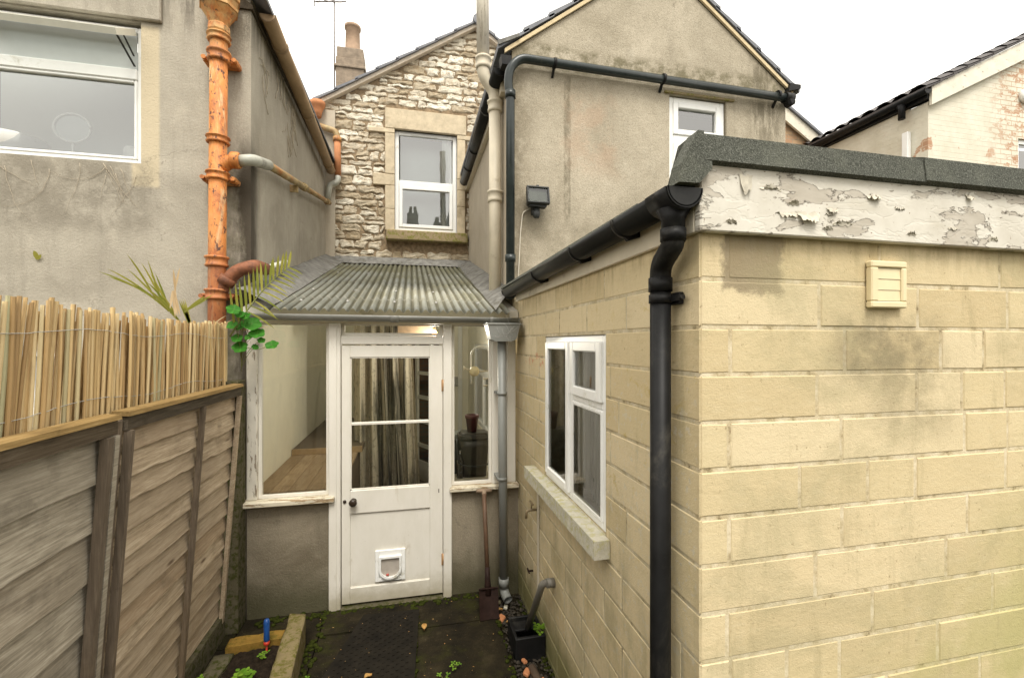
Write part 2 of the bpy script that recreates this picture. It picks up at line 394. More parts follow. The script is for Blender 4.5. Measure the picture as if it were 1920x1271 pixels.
M['grey_pipe'] = simple('grey_plastic_pipe', (.20,.205,.19), .4, .08, 5, 0, (.22,.21,.18), .35)
M['grey_gutter'] = simple('grey_weathered_gutter', (.21,.21,.19), .5, .2, 7, .1, (.10,.095,.06), .45, stretch=(.4,1,1))
M['waste_grey'] = simple('grey_waste_pipe', (.40,.40,.34), .45, .12, 8, 0, (.13,.12,.1), .3)
def rust():
    n = NT('orange_painted_rusty_iron'); k = n.noise(11, 8, .78, n.vec((1,1,.4)), .6)
    c = n.ramp(k, [(.30, (.13,.04,.02)), (.40, (.36,.115,.03)), (.50, (.56,.20,.045)), (.60, (.58,.24,.065)), (.67, (.52,.28,.11)), (.76, (.60,.50,.33))])
    c = n.mix(n.step(n.noise(3.5, 7, .75, n.vec((1,1,.5), (1,6,2)), .5), .5, .64, 0, .6), c, (.22,.085,.035))
    c = n.mix(n.step(n.noise(5, 7, .75, n.vec((1,1,.25), (9,1,3)), .6), .56, .66, 0, .75), c, (.55,.43,.24))
    c = n.mix(n.step(n.noise(26, 6, .75, n.vec((1,1,.7), (2,5,1))), .555, .62), c, (.06,.026,.018))
    hz = n.step(n.z, 2.45, 2.8, 1, 0); c = n.mix(n.mul(hz, .6), c, (.30,.10,.045))
    hp = n.mul(n.step(n.z, 4.1, 4.3), soft(n, 13, .35, .6)); c = n.mix(n.mul(hp, .7), c, (.55,.37,.15))
    return n.out(c, .6, n.bump(n.add(k, n.noise(50, 4, .7)), .5, .004))
M['rust'] = rust()
M['old_waste'] = simple('old_grey_waste_pipe', (.16,.15,.125), .5, .2, 9, 0, (.07,.06,.045), .5)
M['rusty_waste'] = simple('rust_streaked_waste_pipe', (.36,.27,.13), .6, .4, 13, .3, (.36,.13,.035), .9, stretch=(1,.4,1))
M['dark_rust'] = simple('dark_flaking_rust', (.20,.075,.035), .7, .45, 16, .6, (.07,.035,.025), .7)
M['terracotta'] = simple('terracotta', (.48,.20,.085), .8, .2, 9, .2, (.30,.16,.08), .3)
M['brown_gutter'] = simple('brown_gutter', (.33,.225,.125), .55, .25, 6, .2, (.17,.12,.07), .45, stretch=(1,.5,1))
M['felt'] = None
def felt():
    n = NT('mineral_roofing_felt'); c = n.ramp(n.noise(230, 2, .6), [(.34, (.04,.042,.034)), (.55, (.088,.092,.076)), (.74, (.20,.20,.175))])
    c = n.mix(n.step(n.noise(5, 6, .7), .45, .75, 0, .5), c, (.16,.165,.13))
    return n.out(c, .95, n.bump(n.add(n.noise(230, 2, .6), n.mul(n.noise(14, 4, .6), .8)), .8, .004), spec=.2)
M['felt'] = felt()
def fascia():
    n = NT('peeling_cream_paint'); v = n.vec((2.0,1,5.2)); k = n.add(n.noise(2.1, 8, .6, v, .25), n.mul(n.noise(1.1, 2, .5), .25)); k = n.math('SUBTRACT', k, .12)
    ed = n.band(k, .548, .0, .014); m = n.step(k, .548, .556); deep = n.step(k, .66, .68)
    p = n.ramp(n.noise(6, 6, .65), [(.3, (.53,.495,.42)), (.6, (.63,.60,.525)), (.8, (.67,.65,.585))])
    p = n.mix(n.step(n.noise(2.5, 5, .7, n.vec((2,1,6), (3,0,1))), .5, .7, 0, .45), p, (.48,.44,.35))
    p = n.mix(n.step(n.noise(60, 4, .7), .66, .7), p, (.20,.13,.08))
    w = n.ramp(n.noise(9, 5, .6, n.vec((1,1,4))), [(.3, (.40,.36,.295)), (.7, (.50,.46,.39))]); w = n.mix(deep, w, (.36,.25,.17))
    c = n.mix(m, p, w); c = n.mix(n.mul(ed, n.step(n.noise(4, 4, .6), .4, .55), .7), c, (.13,.10,.07))
    wr = n.math('ABSOLUTE', n.math('SUBTRACT', n.noise(2.6, 4, .5, v, .3), .5))
    nb = n.bump(n.step(wr, .0, .03), .15, .006)
    return n.out(c, .7, n.bump(n.math('SUBTRACT', 1, m), .9, .01, nb), spec=.25)
M['fascia'] = fascia()
M['flake'] = simple('curled_paint_flake', (.50,.46,.37), .7, .25, 25)
M['cream_board'] = simple('cream_painted_board', (.60,.54,.42), .55, .08, 6, .1, (.36,.31,.22), .3)
def corrugated():
    n = NT('mossy_corrugated_sheet'); c = n.ramp(n.noise(4, 6, .65, n.vec((3,.6,1))), [(.3, (.15,.155,.14)), (.7, (.27,.275,.25))])
    c = n.mix(n.step(n.add(n.noise(2.2, 7, .72, n.vec((1,.7,1))), n.step(n.y, 3.5, 6.5, -.1, .12)), .42, .68, 0, .75), c, (.135,.125,.06)); tc = n.mix(n.step(n.noise(2.2, 7, .72, n.vec((1,.7,1))), .38, .62), (.80,.84,.80), (.60,.60,.46))
    c = n.mix(n.step(n.noise(40, 5, .7), .56, .68, 0, .6), c, (.075,.07,.045))
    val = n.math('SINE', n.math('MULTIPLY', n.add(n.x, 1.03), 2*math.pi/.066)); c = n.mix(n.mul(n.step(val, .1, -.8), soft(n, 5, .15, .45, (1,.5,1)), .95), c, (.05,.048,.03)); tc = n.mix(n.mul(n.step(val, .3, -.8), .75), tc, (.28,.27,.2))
    c = n.mix(n.mul(n.band(n.y, 4.0, .012, .02), .5), c, (.4,.39,.34))
    return n.out(c, .7, n.bump(n.noise(70, 4, .7), .3, .003), trans=(.40, tc))
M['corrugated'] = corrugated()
M['lead'] = simple('grey_lead_flashing', (.17,.165,.15), .7, .4, 13, .7, (.07,.065,.045), .7, spec=.2)
def timber(name, a, b, c3, axis=(1,.12,1), sc=22):
    n = NT(name); t = n.attr()
    g = n.noise(sc*1.6, 7, .75, n.vec(tuple(v*1.0 for v in axis)), .5)
    g2 = n.noise(sc*6, 4, .7, n.vec((axis[0], axis[1]*.28 if axis[1] < 1 else axis[1], axis[2]*(1 if axis[1] < 1 else .25))), .15)
    g = n.add(n.mul(g, .5), n.mul(g2, .5)); c = n.ramp(g, [(.34, a), (.51, b), (.66, c3)])
    c = n.mix(n.step(t[0], 0, 1, .0, .55), c, tuple(v*.62 for v in b), 'MIX')
    c = n.mix(n.step(t[1], .6, 1, 0, .4), c, (.24,.155,.085))
    kn = n.step(n.voro(3.2, n.vec((1, .55, 2.1) if axis[1] < 1 else (2, 2, .6)), rnd=.9), .035, .10, 1, 0); c = n.mix(n.mul(kn, .75), c, (.075,.042,.022))
    c = n.mix(n.step(n.noise(3.5, 5, .7, n.vec((1,1.2,1.6))), .5, .75, 0, .5), c, tuple(v*.55 for v in a))
    c = n.mix(n.mul(n.step(n.z, .3, 1.0, 1, 0), soft(n, 3, .3, .7), .35), c, (.22,.15,.075))
    return n.out(c, .88, n.bump(g, .5, .004), spec=.15)
M['fence_grey'] = timber('silvered_fence_timber', (.17,.145,.108), (.37,.325,.25), (.58,.52,.42))
M['fence_brown'] = timber('brown_fence_timber', (.21,.16,.10), (.46,.365,.255), (.68,.575,.43))
M['fence_cap'] = timber('mossy_fence_capping', (.11,.07,.026), (.30,.195,.075), (.46,.33,.15))
M['fence_cap_dark'] = timber('blackened_fence_rail', (.035,.03,.022), (.10,.08,.055), (.19,.16,.12))
M['dark_batten'] = timber('dark_fence_batten', (.085,.064,.045), (.165,.128,.092), (.27,.215,.155), (1,1,.12))
def bamboo():
    n = NT('split_bamboo'); t = n.attr()
    c = n.ramp(t[0], [(0, (.28,.175,.075)), (.3, (.46,.31,.14)), (.65, (.56,.40,.19)), (.88, (.66,.52,.29)), (1, (.36,.34,.2))])
    g = n.noise(30, 5, .7, n.vec((1,1,.09))); c = n.mix(n.step(g, .5, .78, 0, .5), c, (.22,.12,.05))
    c = n.mix(n.step(g, .46, .26, 0, .35), c, (.68,.55,.33))
    return n.out(c, .6, n.bump(g, .35, .003), spec=.3)
M['bamboo'] = bamboo()
M['wire'] = simple('galvanised_wire', (.42,.41,.38), .45, .1, 9)
M['concrete_green'] = sill_mat('algae_concrete', (.115,.10,.062), (.045,.048,.012))
M['ochre_board'] = sill_mat('ochre_lichen_board', (.24,.14,.03), (.12,.085,.016))
M['kerb_stone'] = sill_mat('mossy_kerb_concrete', (.21,.165,.085), (.10,.09,.02))
def yard():
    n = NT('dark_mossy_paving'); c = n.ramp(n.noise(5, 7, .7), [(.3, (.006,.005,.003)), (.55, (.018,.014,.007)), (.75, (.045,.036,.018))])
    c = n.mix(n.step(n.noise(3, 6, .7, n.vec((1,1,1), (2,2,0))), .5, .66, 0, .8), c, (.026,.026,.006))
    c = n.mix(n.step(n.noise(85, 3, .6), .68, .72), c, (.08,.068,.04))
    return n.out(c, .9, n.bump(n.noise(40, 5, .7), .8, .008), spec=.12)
M['yard'] = yard()
M['soil'] = simple('dark_soil', (.02,.014,.009), .98, .5, 45, 1, spec=.08)
M['ground'] = simple('garden_ground', (.05,.05,.025), .98, .4, 3, .4, spec=.1)
M['mat_rubber'] = simple('wet_rubber_mat', (.011,.009,.006), .8, .4, 14, .3, spec=.12)
M['gravel'] = simple('channel_grit', (.045,.037,.026), .95, .6, 60, 1)
def leafmat(name, a, b, tr=.35):
    n = NT(name); t = n.attr(); c = n.mix(t[0], a, b); return n.out(c, .55, spec=.12, trans=(tr, tuple(min(1, v*1.6) for v in b)))
M['leaf_bright'] = leafmat('bright_round_leaf', (.018,.10,.007), (.05,.185,.02), .18)
M['palm'] = leafmat('yellow_green_frond', (.13,.17,.025), (.30,.28,.055), .25)
M['straw'] = leafmat('dead_straw', (.36,.24,.12), (.52,.40,.24), .2)
M['weed'] = leafmat('young_weed_leaf', (.10,.22,.02), (.22,.36,.04))
M['stem'] = simple('green_stem', (.16,.17,.05), .7)
M['iron_brown'] = simple('rusted_dark_blade', (.024,.013,.010), .6, .4, 15, .3, spec=.12)
M['shaft'] = simple('old_ash_shaft', (.10,.055,.03), .6, .3, 12, .2, stretch=(3,3,.4))
M['grip'] = simple('worn_pale_grip', (.25,.18,.12), .7, .2, 12)
M['blue'] = simple('blue_plastic_handle', (.012,.06,.22), .35, .2, 9)
M['red'] = simple('red_plastic', (.45,.04,.02), .4)
M['brass'] = simple('dull_brass', (.20,.15,.08), .4, .3, 20)
M['dark_knob'] = simple('dark_bronze_knob', (.035,.024,.016), .35, .3, 20)
M['hinge'] = simple('brass_hinge', (.42,.25,.12), .45, .2, 20)
M['vent'] = simple('cream_vent_plastic', (.68,.58,.36), .5, .05, 6, 0, (.5,.4,.22), .2)
M['lamp_black'] = simple('black_lamp_casting', (.03,.032,.03), .5, .3, 20)
M['lamp_glass'] = glass('floodlight_glass', (.7,.74,.66), .02, .12)
M['reflector'] = simple('dull_reflector', (.13,.14,.12), .35, .25, 22)
M['cable'] = simple('cream_cable', (.58,.53,.43), .6)
M['caddy'] = simple('dark_brown_caddy', (.030,.026,.020), .4, .2, 6)
M['pot'] = simple('dark_red_flowerpot', (.095,.028,.028), .5, .2, 6)
M['bottle'] = glass('dark_bottle_glass', (.08,.09,.14), .1)
M['bench'] = timber('bench_boards', (.27,.18,.10), (.46,.335,.21), (.58,.46,.31), (1,.12,1))
M['platform'] = simple('grey_brown_board', (.15,.115,.08), .7, .2, 9, .1, stretch=(1,.2,1))
M['mdf'] = simple('pale_board_edge', (.45,.32,.18), .7)
M['flyboard'] = simple('brown_board', (.22,.15,.09), .7, .3, 12)
def brick(name, b1, b2, mort, sc=1.0, paint=None):
    n = NT(name); v = n.new('ShaderNodeCombineXYZ'); n.put(v.inputs[0], n.add(n.x, n.y)); n.put(v.inputs[1], n.z)
    t = n.new('ShaderNodeTexBrick'); n.L.new(v.outputs[0], t.inputs['Vector']); t.inputs['Scale'].default_value = sc
    t.inputs['Brick Width'].default_value = .225; t.inputs['Row Height'].default_value = .075; t.inputs['Mortar Size'].default_value = .006
    t.inputs['Mortar Smooth'].default_value = .2
    for i, cc in enumerate((b1, b2, mort)): t.inputs[i+1].default_value = (*cc, 1)
    c = t.outputs[0]; h = t.outputs[1]
    if paint: c = paint(n, c, h)
    return n.out(c, .85, n.bump(n.add(n.mul(h, -1), n.mul(n.noise(30, 4, .7), .4)), .6, .008), spec=.2)
M['brick_dark'] = brick('dark_brick', (.13,.055,.03), (.18,.08,.045), (.10,.08,.06))
M['old_brick'] = brick('old_stone_brick', (.40,.24,.14), (.5,.36,.22), (.34,.27,.19))
def painted(n, c, h):
    near = n.step(n.add(n.x, n.mul(n.noise(2.2, 5, .7), .9)), 8.7, 9.5)
    low = n.band(n.y, 5.0, .25, .1); blotch = n.step(n.noise(1.9, 6, .7, n.vec((1,1,1.2), (7,1,3))), .60, .64)
    bare = n.math('MAXIMUM', n.mul(near, n.step(n.noise(5, 5, .75, n.vec((1,1,1.6))), .525, .555), n.step(n.y, 5.1, 5.2, 1, 0)), n.mul(blotch, n.math('SUBTRACT', 1, near), n.step(n.z, 5.0, 5.4, 1, 0)))
    p = n.ramp(n.noise(3, 6, .65), [(.3, (.56,.52,.41)), (.65, (.67,.635,.53))])
    p = n.mix(n.step(n.noise(12, 6, .7, n.vec((1,1,3))), .6, .7, 0, .5), p, (.48,.36,.24))
    joint = n.mul(h, near, .8); p = n.mix(joint, p, (.42,.24,.13))
    return n.mix(bare, p, n.mix(.15, c, (.6,.4,.3)))
M['painted_brick'] = brick('flaking_painted_brick', (.36,.20,.11), (.42,.25,.15), (.52,.40,.28), 1, painted)
M['barge'] = flaky('weathered_bargeboard', .62, (.70,.65,.53), (.36,.3,.22), 8, (1,1,3))
M['old_pipe_top'] = flaky('bleached_pipe_paint', .55, (.60,.55,.45), (.42,.37,.29), 12, (4,4,.4))
M['ivy'] = simple('dead_ivy_stem', (.42,.36,.27), .9)
M['web'] = simple('cobweb', (.36,.35,.32), .9)
M['aerial'] = simple('aerial_metal', (.20,.18,.17), .5, .3, 30)
M['dry_leaf'] = leafmat('fallen_leaf', (.34,.18,.05), (.5,.32,.12), .1)
M['bulb'] = None
def emis(name, col, st):
    n = NT(name); e = n.new('ShaderNodeEmission'); e.inputs[0].default_value = (*col, 1); e.inputs[1].default_value = st
    o = n.new('ShaderNodeOutputMaterial'); n.L.new(e.outputs[0], o.inputs[0]); return n.m
M['bulb'] = emis('lit_bulb', (1, .52, .16), 9)
def curtain_mat():
    n = NT('black_floral_fold_shade_curtain'); v = n.vec((1.4,1.4,.8)); k = n.noise(8, 4, .55, n.vec((1.6,.6,.12)), .9)
    c = n.mix(n.step(n.add(k, n.mul(n.band(n.x, -.16, .03, .25), .10)), .44, .72, 0, .94), (.62,.56,.44), (.03,.028,.022)); c = n.mix(n.mul(n.step(n.noise(15, 3, .5, n.vec((1.5,.6,.9)), 1.6), .56, .62), .35), c, (.07,.062,.05)); return n.out(c, .9)  # dark upright streaks paint fold shade into the cloth, with the floral print
M['curtain'] = curtain_mat()

# ------------------------------------------------------------------ the setting
MB().box(-60, 60, -60, 120, -.30, -.12).build('ground', M['ground'])['kind'] = 'structure'
b = MB()
def slab(x0, x1, y0, y1, dz=0):
    b.t(); b.prism([(x0+.004, y0+.004), (x1-.004, y0+.004), (x1-.004, y1-.004), (x0+.004, y1-.004)], 'z', -.10, dz)
xs = [-1.6, -1.18, -.62, .02, .62, .872]; ys = [-1.2, -.4, .3, .95, 1.6, 2.2, 2.78, 3.3, 3.62]
for i in range(len(xs)-1):
    for j in range(len(ys)-1):
        if i == 4 and ys[j] > 2: continue
        slab(xs[i], xs[i+1], ys[j] - (.06 if i % 2 else 0), ys[j+1] - (.06 if i % 2 and j < len(ys)-2 else 0), random.uniform(-.006, .006))
b.box(-1.6, .87, -1.2, 3.62, -.119, -.06)
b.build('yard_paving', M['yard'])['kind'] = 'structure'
gb = MB()
for k in range(900):
    x, y = random.uniform(.63, .868), random.uniform(2.2, 3.58); r = random.uniform(.004, .013)
    gb.t(); gb.lathe([(r*.5, -r*.5), (r, 0), (r*.5, r*.5)], (x, y, -.05 + random.uniform(0, .012)), 5, smooth=False)
go = gb.build('gravel', M['gravel']); tag(go, 'dark grit and debris in the channel at the foot of the block wall', 'gravel', kind='stuff')

# ------------------------------------------------------------------ window builder
def casement(parent, axis, d, a0, a1, z0, z1, fw=.05, depth=.06, sgn=-1, mat='upvc', bars=(), panes=(), gmat='glass_win', name='window', pd=.02):
    """frame round a0..a1 x z0..z1 with its face at d; bars (a0,a1,z0,z1); panes (a0,a1,z0,z1,material)"""
    f = MB()
    def bx(p0, p1, q0, q1, e0=0, e1=depth, bev=.006):
        lo, hi = sorted((d - sgn*e0, d - sgn*e1))
        if axis == 'y': f.box(p0, p1, lo, hi, q0, q1, bev)
        else: f.box(lo, hi, p0, p1, q0, q1, bev)
    bx(a0, a0+fw, z0, z1); bx(a1-fw, a1, z0, z1); bx(a0+fw, a1-fw, z0, z0+fw); bx(a0+fw, a1-fw, z1-fw, z1)
    for q in bars: bx(*q[:4], *(q[4:6] if len(q) > 4 else (0, depth)))
    w = f.build(name, M[mat], parent)
    for q in panes:
        g = MB(); e = d - sgn*pd
        if axis == 'y': g.poly([(q[0], e, q[2]), (q[1], e, q[2]), (q[1], e, q[3]), (q[0], e, q[3])])
        else: g.poly([(e, q[1], q[2]), (e, q[0], q[2]), (e, q[0], q[3]), (e, q[1], q[3])])
        g.build('pane', M[q[4] if len(q) > 4 else gmat], w, recalc=False)
    return w
def sash(q, t=.045, e0=-.012, e1=.05):
    a0, a1, z0, z1 = q
    return [(a0, a0+t, z0, z1, e0, e1), (a1-t, a1, z0, z1, e0, e1), (a0+t, a1-t, z0, z0+t, e0, e1), (a0+t, a1-t, z1-t, z1, e0, e1)]

# ------------------------------------------------------------------ left neighbour's rear wing
lh = thing('rendered_house', 'grey cement rendered house wing above the bamboo screen with a wide white window', 'house', (-1.2, 3.8, 0))
w = MB()
w.holed('y', 3.8, 4.05, -6, -1.2, -.1, 4.72, [(-2.95, -1.93, 3.33, 4.36), (-2.95, -2.3, 1.5, 1.98)])
w.holed('x', -1.45, -1.2, 4.05, 6.88, -.1, 4.56, [])
w.build('wall', M['left_render'], lh)
MB().box(-6, -1.79, 3.765, 3.80, 4.37, 4.62, .008).build('lintel', M['left_render'], lh)
MB().box(-3.4, -1.5, 4.45, 4.5, 1.4, 4.5).build('inner_wall', M['blind'], lh)
win = casement(lh, 'y', 3.835, -2.95, -1.93, 3.325, 4.34, .04, .06, -1, 'upvc',
    [(-2.91, -1.97, 3.95, 4.03, -.01, .05)] + sash((-2.91, -1.97, 3.365, 3.95), .022, -.004, .05),
    [(-2.90, -1.98, 3.38, 3.95, 'glass_bright'), (-2.90, -1.98, 4.03, 4.30, 'frosted')])
# open top light, hinged along its head
s = MB(); hz, hy, a = 4.29, 3.815, R(58); L = .27
dv = Vector((0, -math.sin(a), -math.cos(a))); nv = Vector((0, -math.cos(a), math.sin(a)))
def vpt(x, t, n=0): v = Vector((x, hy, hz)) + dv*t + nv*n; return v
for x0, x1, t0, t1 in ((-2.91,-1.97,0,.05), (-2.91,-1.97,L-.055,L), (-2.91,-2.86,.05,L-.055), (-2.02,-1.97,.05,L-.055)):
    m = bmesh.new(); vs = [m.verts.new(vpt(x, t, n)) for x in (x0,x1) for t in (t0,t1) for n in (-.02,.022)]
    for q in ((0,1,3,2), (4,6,7,5), (0,4,5,1), (2,3,7,6), (0,2,6,4), (1,5,7,3)): m.faces.new([vs[i] for i in q])
    s.merge(m)
tl = s.build('top_light', M['upvc_dirty'], win)
g = MB(); g.poly([vpt(-2.86,.05), vpt(-2.02,.05), vpt(-2.02,L-.055), vpt(-2.86,L-.055)]); g.build('pane', M['glass_bright'], win, False)
g = MB(); g.obox((-1.985, 3.83, 4.05), vpt(-1.99, L-.03), .012, .006); g.obox((-1.985, 3.82, 4.12), vpt(-1.99, L*.55), .01, .005); g.build('stay', M['lamp_black'], win)
casement(lh, 'y', 3.835, -2.95, -2.3, 1.5, 1.98, .06, .06, -1, 'upvc', [(-2.65, -2.6, 1.56, 1.92)], [(-2.9, -2.36, 1.56, 1.92)])
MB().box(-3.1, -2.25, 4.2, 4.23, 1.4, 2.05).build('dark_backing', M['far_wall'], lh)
r = MB(); pv = .62
for k in range(11):                                                 # roof courses rising to the left
    x0 = -1.06 - k*.26; z0 = 4.60 + k*.26*pv
    r.t(); r.prism([(x0, z0-.004), (x0-.33, z0+.33*pv-.03), (x0-.33, z0+.33*pv-.005), (x0, z0+.024)], 'y', 3.70, 6.88)
r.build('roof', M['slate'], lh)
MB().prism([(-1.18, 4.565), (-1.45, 4.565), (-3.9, 6.22), (-1.18, 4.6)], 'y', 3.78, 6.88).build('eaves_infill', M['fence_cap_dark'], lh)
# things standing inside on the window ledge
dm = thing('shaving_mirror', 'round pale mirror on a stand behind the left window', 'mirror', (-2.44, 3.98, 3.38))
m = MB(); m.tube([(-2.44 + .115*math.cos(t*.1309*2), 3.94, 3.60 + .105*math.sin(t*.1309*2)) for t in range(25)], .008, 6); m.build('rim', M['upvc'], dm)
m = MB(); m.lathe([(.11, 0), (.11, .004)], (-2.44, 3.945, 3.60), 24, 'y'); m.build('glass', M['frosted'], dm)
m = MB(); m.tube([(-2.44,3.95,3.50), (-2.44,3.95,3.36)], .009, 8); m.lathe([(.05, 0), (.05, .012)], (-2.44,3.95,3.36), 14); m.build('stand', M['upvc'], dm)
b = MB(); b.lathe([(.07,0), (.075,.1), (.07,.12), (.06,.12), (.06,.02)], (-2.05, 3.97, 3.37), 18); tag(b.build('tub', M['upvc']), 'short white tub in the right corner of the left window', 'tub')
b = MB(); b.lathe([(.10,0), (.19,.13), (.185,.135), (.1,.02)], (-2.83, 3.99, 3.37), 20); tag(b.build('bowl', M['upvc']), 'white bowl at the far left of the left window ledge', 'bowl')

# dead ivy clinging to the wall
iv = thing('dead_ivy', 'dead ivy stems clinging to grey render below the left window', 'dead plant', (-2.2, 3.79, 3.2))
b = MB()
for k in range(17):
    p = Vector((random.uniform(-3.0, -1.95), 3.793, random.uniform(3.22, 3.31))); a = random.uniform(-2.3, -.7); pts = [p.copy()]
    for j in range(random.randint(5, 13)):
        a += random.uniform(-.35, .35); p = p + Vector((math.cos(a), 0, math.sin(a)))*.035; pts.append(p.copy())
    b.tube(pts, [.0018*(1-j/len(pts)*.7) for j in range(len(pts))], 4)
b.build('stem', M['ivy'], iv)
iv2 = thing('dead_ivy', 'dead ivy twigs hanging under the brown gutter on the left side wall', 'dead plant', (-1.19, 5.0, 4.2))
for y0, z0, n in ((4.95,4.42,16), (4.1,4.3,5), (4.9,4.15,10), (4.6,4.5,6)):
    b = MB()
    for k in range(n):
        p = Vector((-1.192, y0 + random.uniform(-.15,.15), z0 + random.uniform(-.1,.08))); a = random.uniform(-2.4, -.8); pts = [p.copy()]
        for j in range(random.randint(4, 9)):
            a += random.uniform(-.6, .6); p = p + Vector((0, math.cos(a), math.sin(a)))*.035; pts.append(p.copy())
        b.tube(pts, .003, 4)
    b.build('stem', M['ivy'], iv2)

def half_gutter(b, a, e, r, t=.004, n=12, stops=(True, True)):
    """open half-round channel from a to e"""
    a, e = Vector(a), Vector(e); d = (e-a).normalized(); s = d.cross(Vector((0,0,1))).normalized(); u = Vector((0,0,1))
    def ring(p, rr): return [p + s*rr*math.cos(math.pi + math.pi*k/n) + u*rr*math.sin(math.pi + math.pi*k/n) for k in range(n+1)]
    R0, R1, I0, I1 = (list(map(b.bm.verts.new, ring(p, q))) for p, q in ((a, r), (e, r), (a, r-t), (e, r-t)))
    for k in range(n):
        for q, fl in (((R0[k], R1[k], R1[k+1], R0[k+1]), 0), ((I0[k], I0[k+1], I1[k+1], I1[k]), 0)):
            f = b.face(list(q)); f.smooth = True
        b.face([R0[k], R0[k+1], I0[k+1], I0[k]]); b.face([R1[k], I1[k], I1[k+1], R1[k+1]])
    for q in ((R0[0], R1[0], I1[0], I0[0]), (R0[n], I0[n], I1[n], R1[n])): b.face(list(q))
    for on, p in ((stops[0], a), (stops[1], e)):
        if on:
            v = [b.bm.verts.new(x) for x in ring(p, r*1.04)]; w = [b.bm.verts.new(x + d*(.006 if p is a else -.006)) for x in ring(p, r*1.04)]
            b.face(v); b.face(w[::-1])
            for k in range(n): b.face([v[k], v[k+1], w[k+1], w[k]])
            b.face([v[0], w[0], w[n], v[n]])
def union(b, p, d, r, w=.05):
    p, d = Vector(p), Vector(d).normalized(); half_gutter(b, p - d*w/2, p + d*w/2, r*1.09, r*.07, 12, (False, False))

g = thing('rain_gutter', 'brown half-round gutter along the eaves of the left grey wing', 'gutter', (-1.1, 3.9, 4.57))
b = MB(); A, E = Vector((-1.10, 3.86, 4.60)), Vector((-1.10, 6.70, 4.44)); half_gutter(b, A, E, .06); b.build('channel', M['brown_gutter'], g)
for t in (.12, .5, .93):
    b = MB(); union(b, A.lerp(E, t), E-A, .06, .045); b.build('clip', M['brown_gutter'], g)

# orange soil stack
ss = thing('soil_stack', 'rusty orange cast iron soil stack with moulded hopper head on grey wall', 'drainpipe', (-1.385, 3.68, 2.0))
px, py = -1.375, 3.68
b = MB(); b.tube([(px-.018, py, 1.3), (px-.012, py, 2.5), (px, py, 4.3)], .058, 18); b.build('pipe', M['rust'], ss)
b = MB(); b.lathe([(.058,4.26), (.075,4.29), (.072,4.33), (.06,4.345), (.085,4.40), (.118,4.45), (.128,4.455), (.128,4.475), (.12,4.48), (.128,4.52), (.14,4.53), (.14,4.58), (.13,4.6)], (px, py, 0), 8, smooth=False); b.build('hopper', M['rust'], ss)
for z, h, x in ((4.245,.05,px), (4.11,.075,px), (3.50,.05,px-.006), (3.235,.06,px-.008), (2.61,.075,px-.014), (2.37,.075,px-.016)):
    b = MB(); b.lathe([(.058,-h*.55), (.072,-h*.5), (.078,-h*.32), (.07,-h*.25), (.07,h*.25), (.08,h*.34), (.078,h*.5), (.058,h*.56)], (x, py, z), 18)
    if z in (4.11, 3.235, 2.37):
        b.box(x-.115, x+.115, py+.02, py+.115, z-.03, z+.012, .008); b.lathe([(.016,-.03), (.016,.0)], (x-.1, py+.02, z-.01), 8, 'y'); b.lathe([(.016,-.03), (.016,.0)], (x+.1, py+.02, z-.01), 8, 'y')
    b.build('collar', M['rust'], ss)
b = MB(); b.tube(bend([(px, py, 3.29), (px+.06, py, 3.35), (px+.14, py-.01, 3.36)], .05), .05, 14); b.lathe([(.05,-.02), (.06,-.01), (.06,.035), (.05,.045)], (px+.10, py-.01, 3.36), 14, 'x'); b.build('branch', M['rust'], ss)
b = MB(); b.tube(bend([(px+.14, py-.01, 3.36), (-1.15, py-.01, 3.375), (-1.125, 3.96, 3.45)], .09, 8), .042, 14); b.build('elbow', M['waste_grey'], ss)
b = MB(); b.tube([(-1.125, 3.95, 3.449), (-1.13, 5.2, 3.695)], .032, 12); b.tube([(-1.13, 5.2, 3.695), (-1.13, 6.78, 4.0)], .029, 12)
b.tube([(-1.13, 5.16, 3.687), (-1.13, 5.28, 3.71)], .042, 12); b.tube([(-1.13, 6.55, 3.955), (-1.13, 6.64, 3.973)], .04, 12)
b.box(-1.2, -1.125, 4.93, 4.955, 3.55, 3.62); b.build('waste_pipe', M['rusty_waste'], ss)
b = MB(); b.tube(bend([(px-.016, py, 2.36), (px+.05, py-.01, 2.46), (px+.12, py-.02, 2.545), (-1.13, py-.02, 2.59), (-1.125, 3.9, 2.60)], .09, 8), .048, 14)
b.tube([(px+.04, py-.01, 2.45), (px+.075, py-.015, 2.497)], .06, 14); b.build('branch', M['dark_rust'], ss)
b = MB(); b.tube([(-1.13, 3.88, 2.60), (-1.13, 4.5, 2.765)], .022, 10); b.build('overflow_pipe', M['upvc_dirty'], ss)

# small pipes at the far end of that wall
sp = thing('waste_pipe', 'short bright orange waste pipe with grey elbow on the rubble wall', 'drainpipe', (-1.0, 6.8, 4.2))
b = MB(); b.tube(bend([(-1.03, 6.80, 4.96), (-1.02, 6.80, 4.40)], .08), .045, 12); b.build('pipe', M['terracotta'], sp)
b = MB(); b.tube(bend([(-1.32, 6.80, 5.10), (-1.04, 6.80, 5.03), (-1.03, 6.80, 4.92)], .08), .042, 12); b.build('elbow', M['rusty_waste'], sp)
b = MB(); b.tube([(-1.03, 6.80, 4.95), (-1.03, 6.80, 4.89)], .058, 12); b.build('collar', M['rust'], sp)
b = MB(); b.tube(bend([(-1.02, 6.80, 4.42), (-1.02, 6.79, 4.30), (-1.13, 6.78, 4.26), (-1.15, 6.75, 4.03)], .07), .040, 12); b.build('elbow', M['waste_grey'], sp)
ch = thing('rainwater_hopper', 'orange clay pot shaped hopper at the end of the brown gutter', 'hopper', (-1.22, 6.7, 5.2))
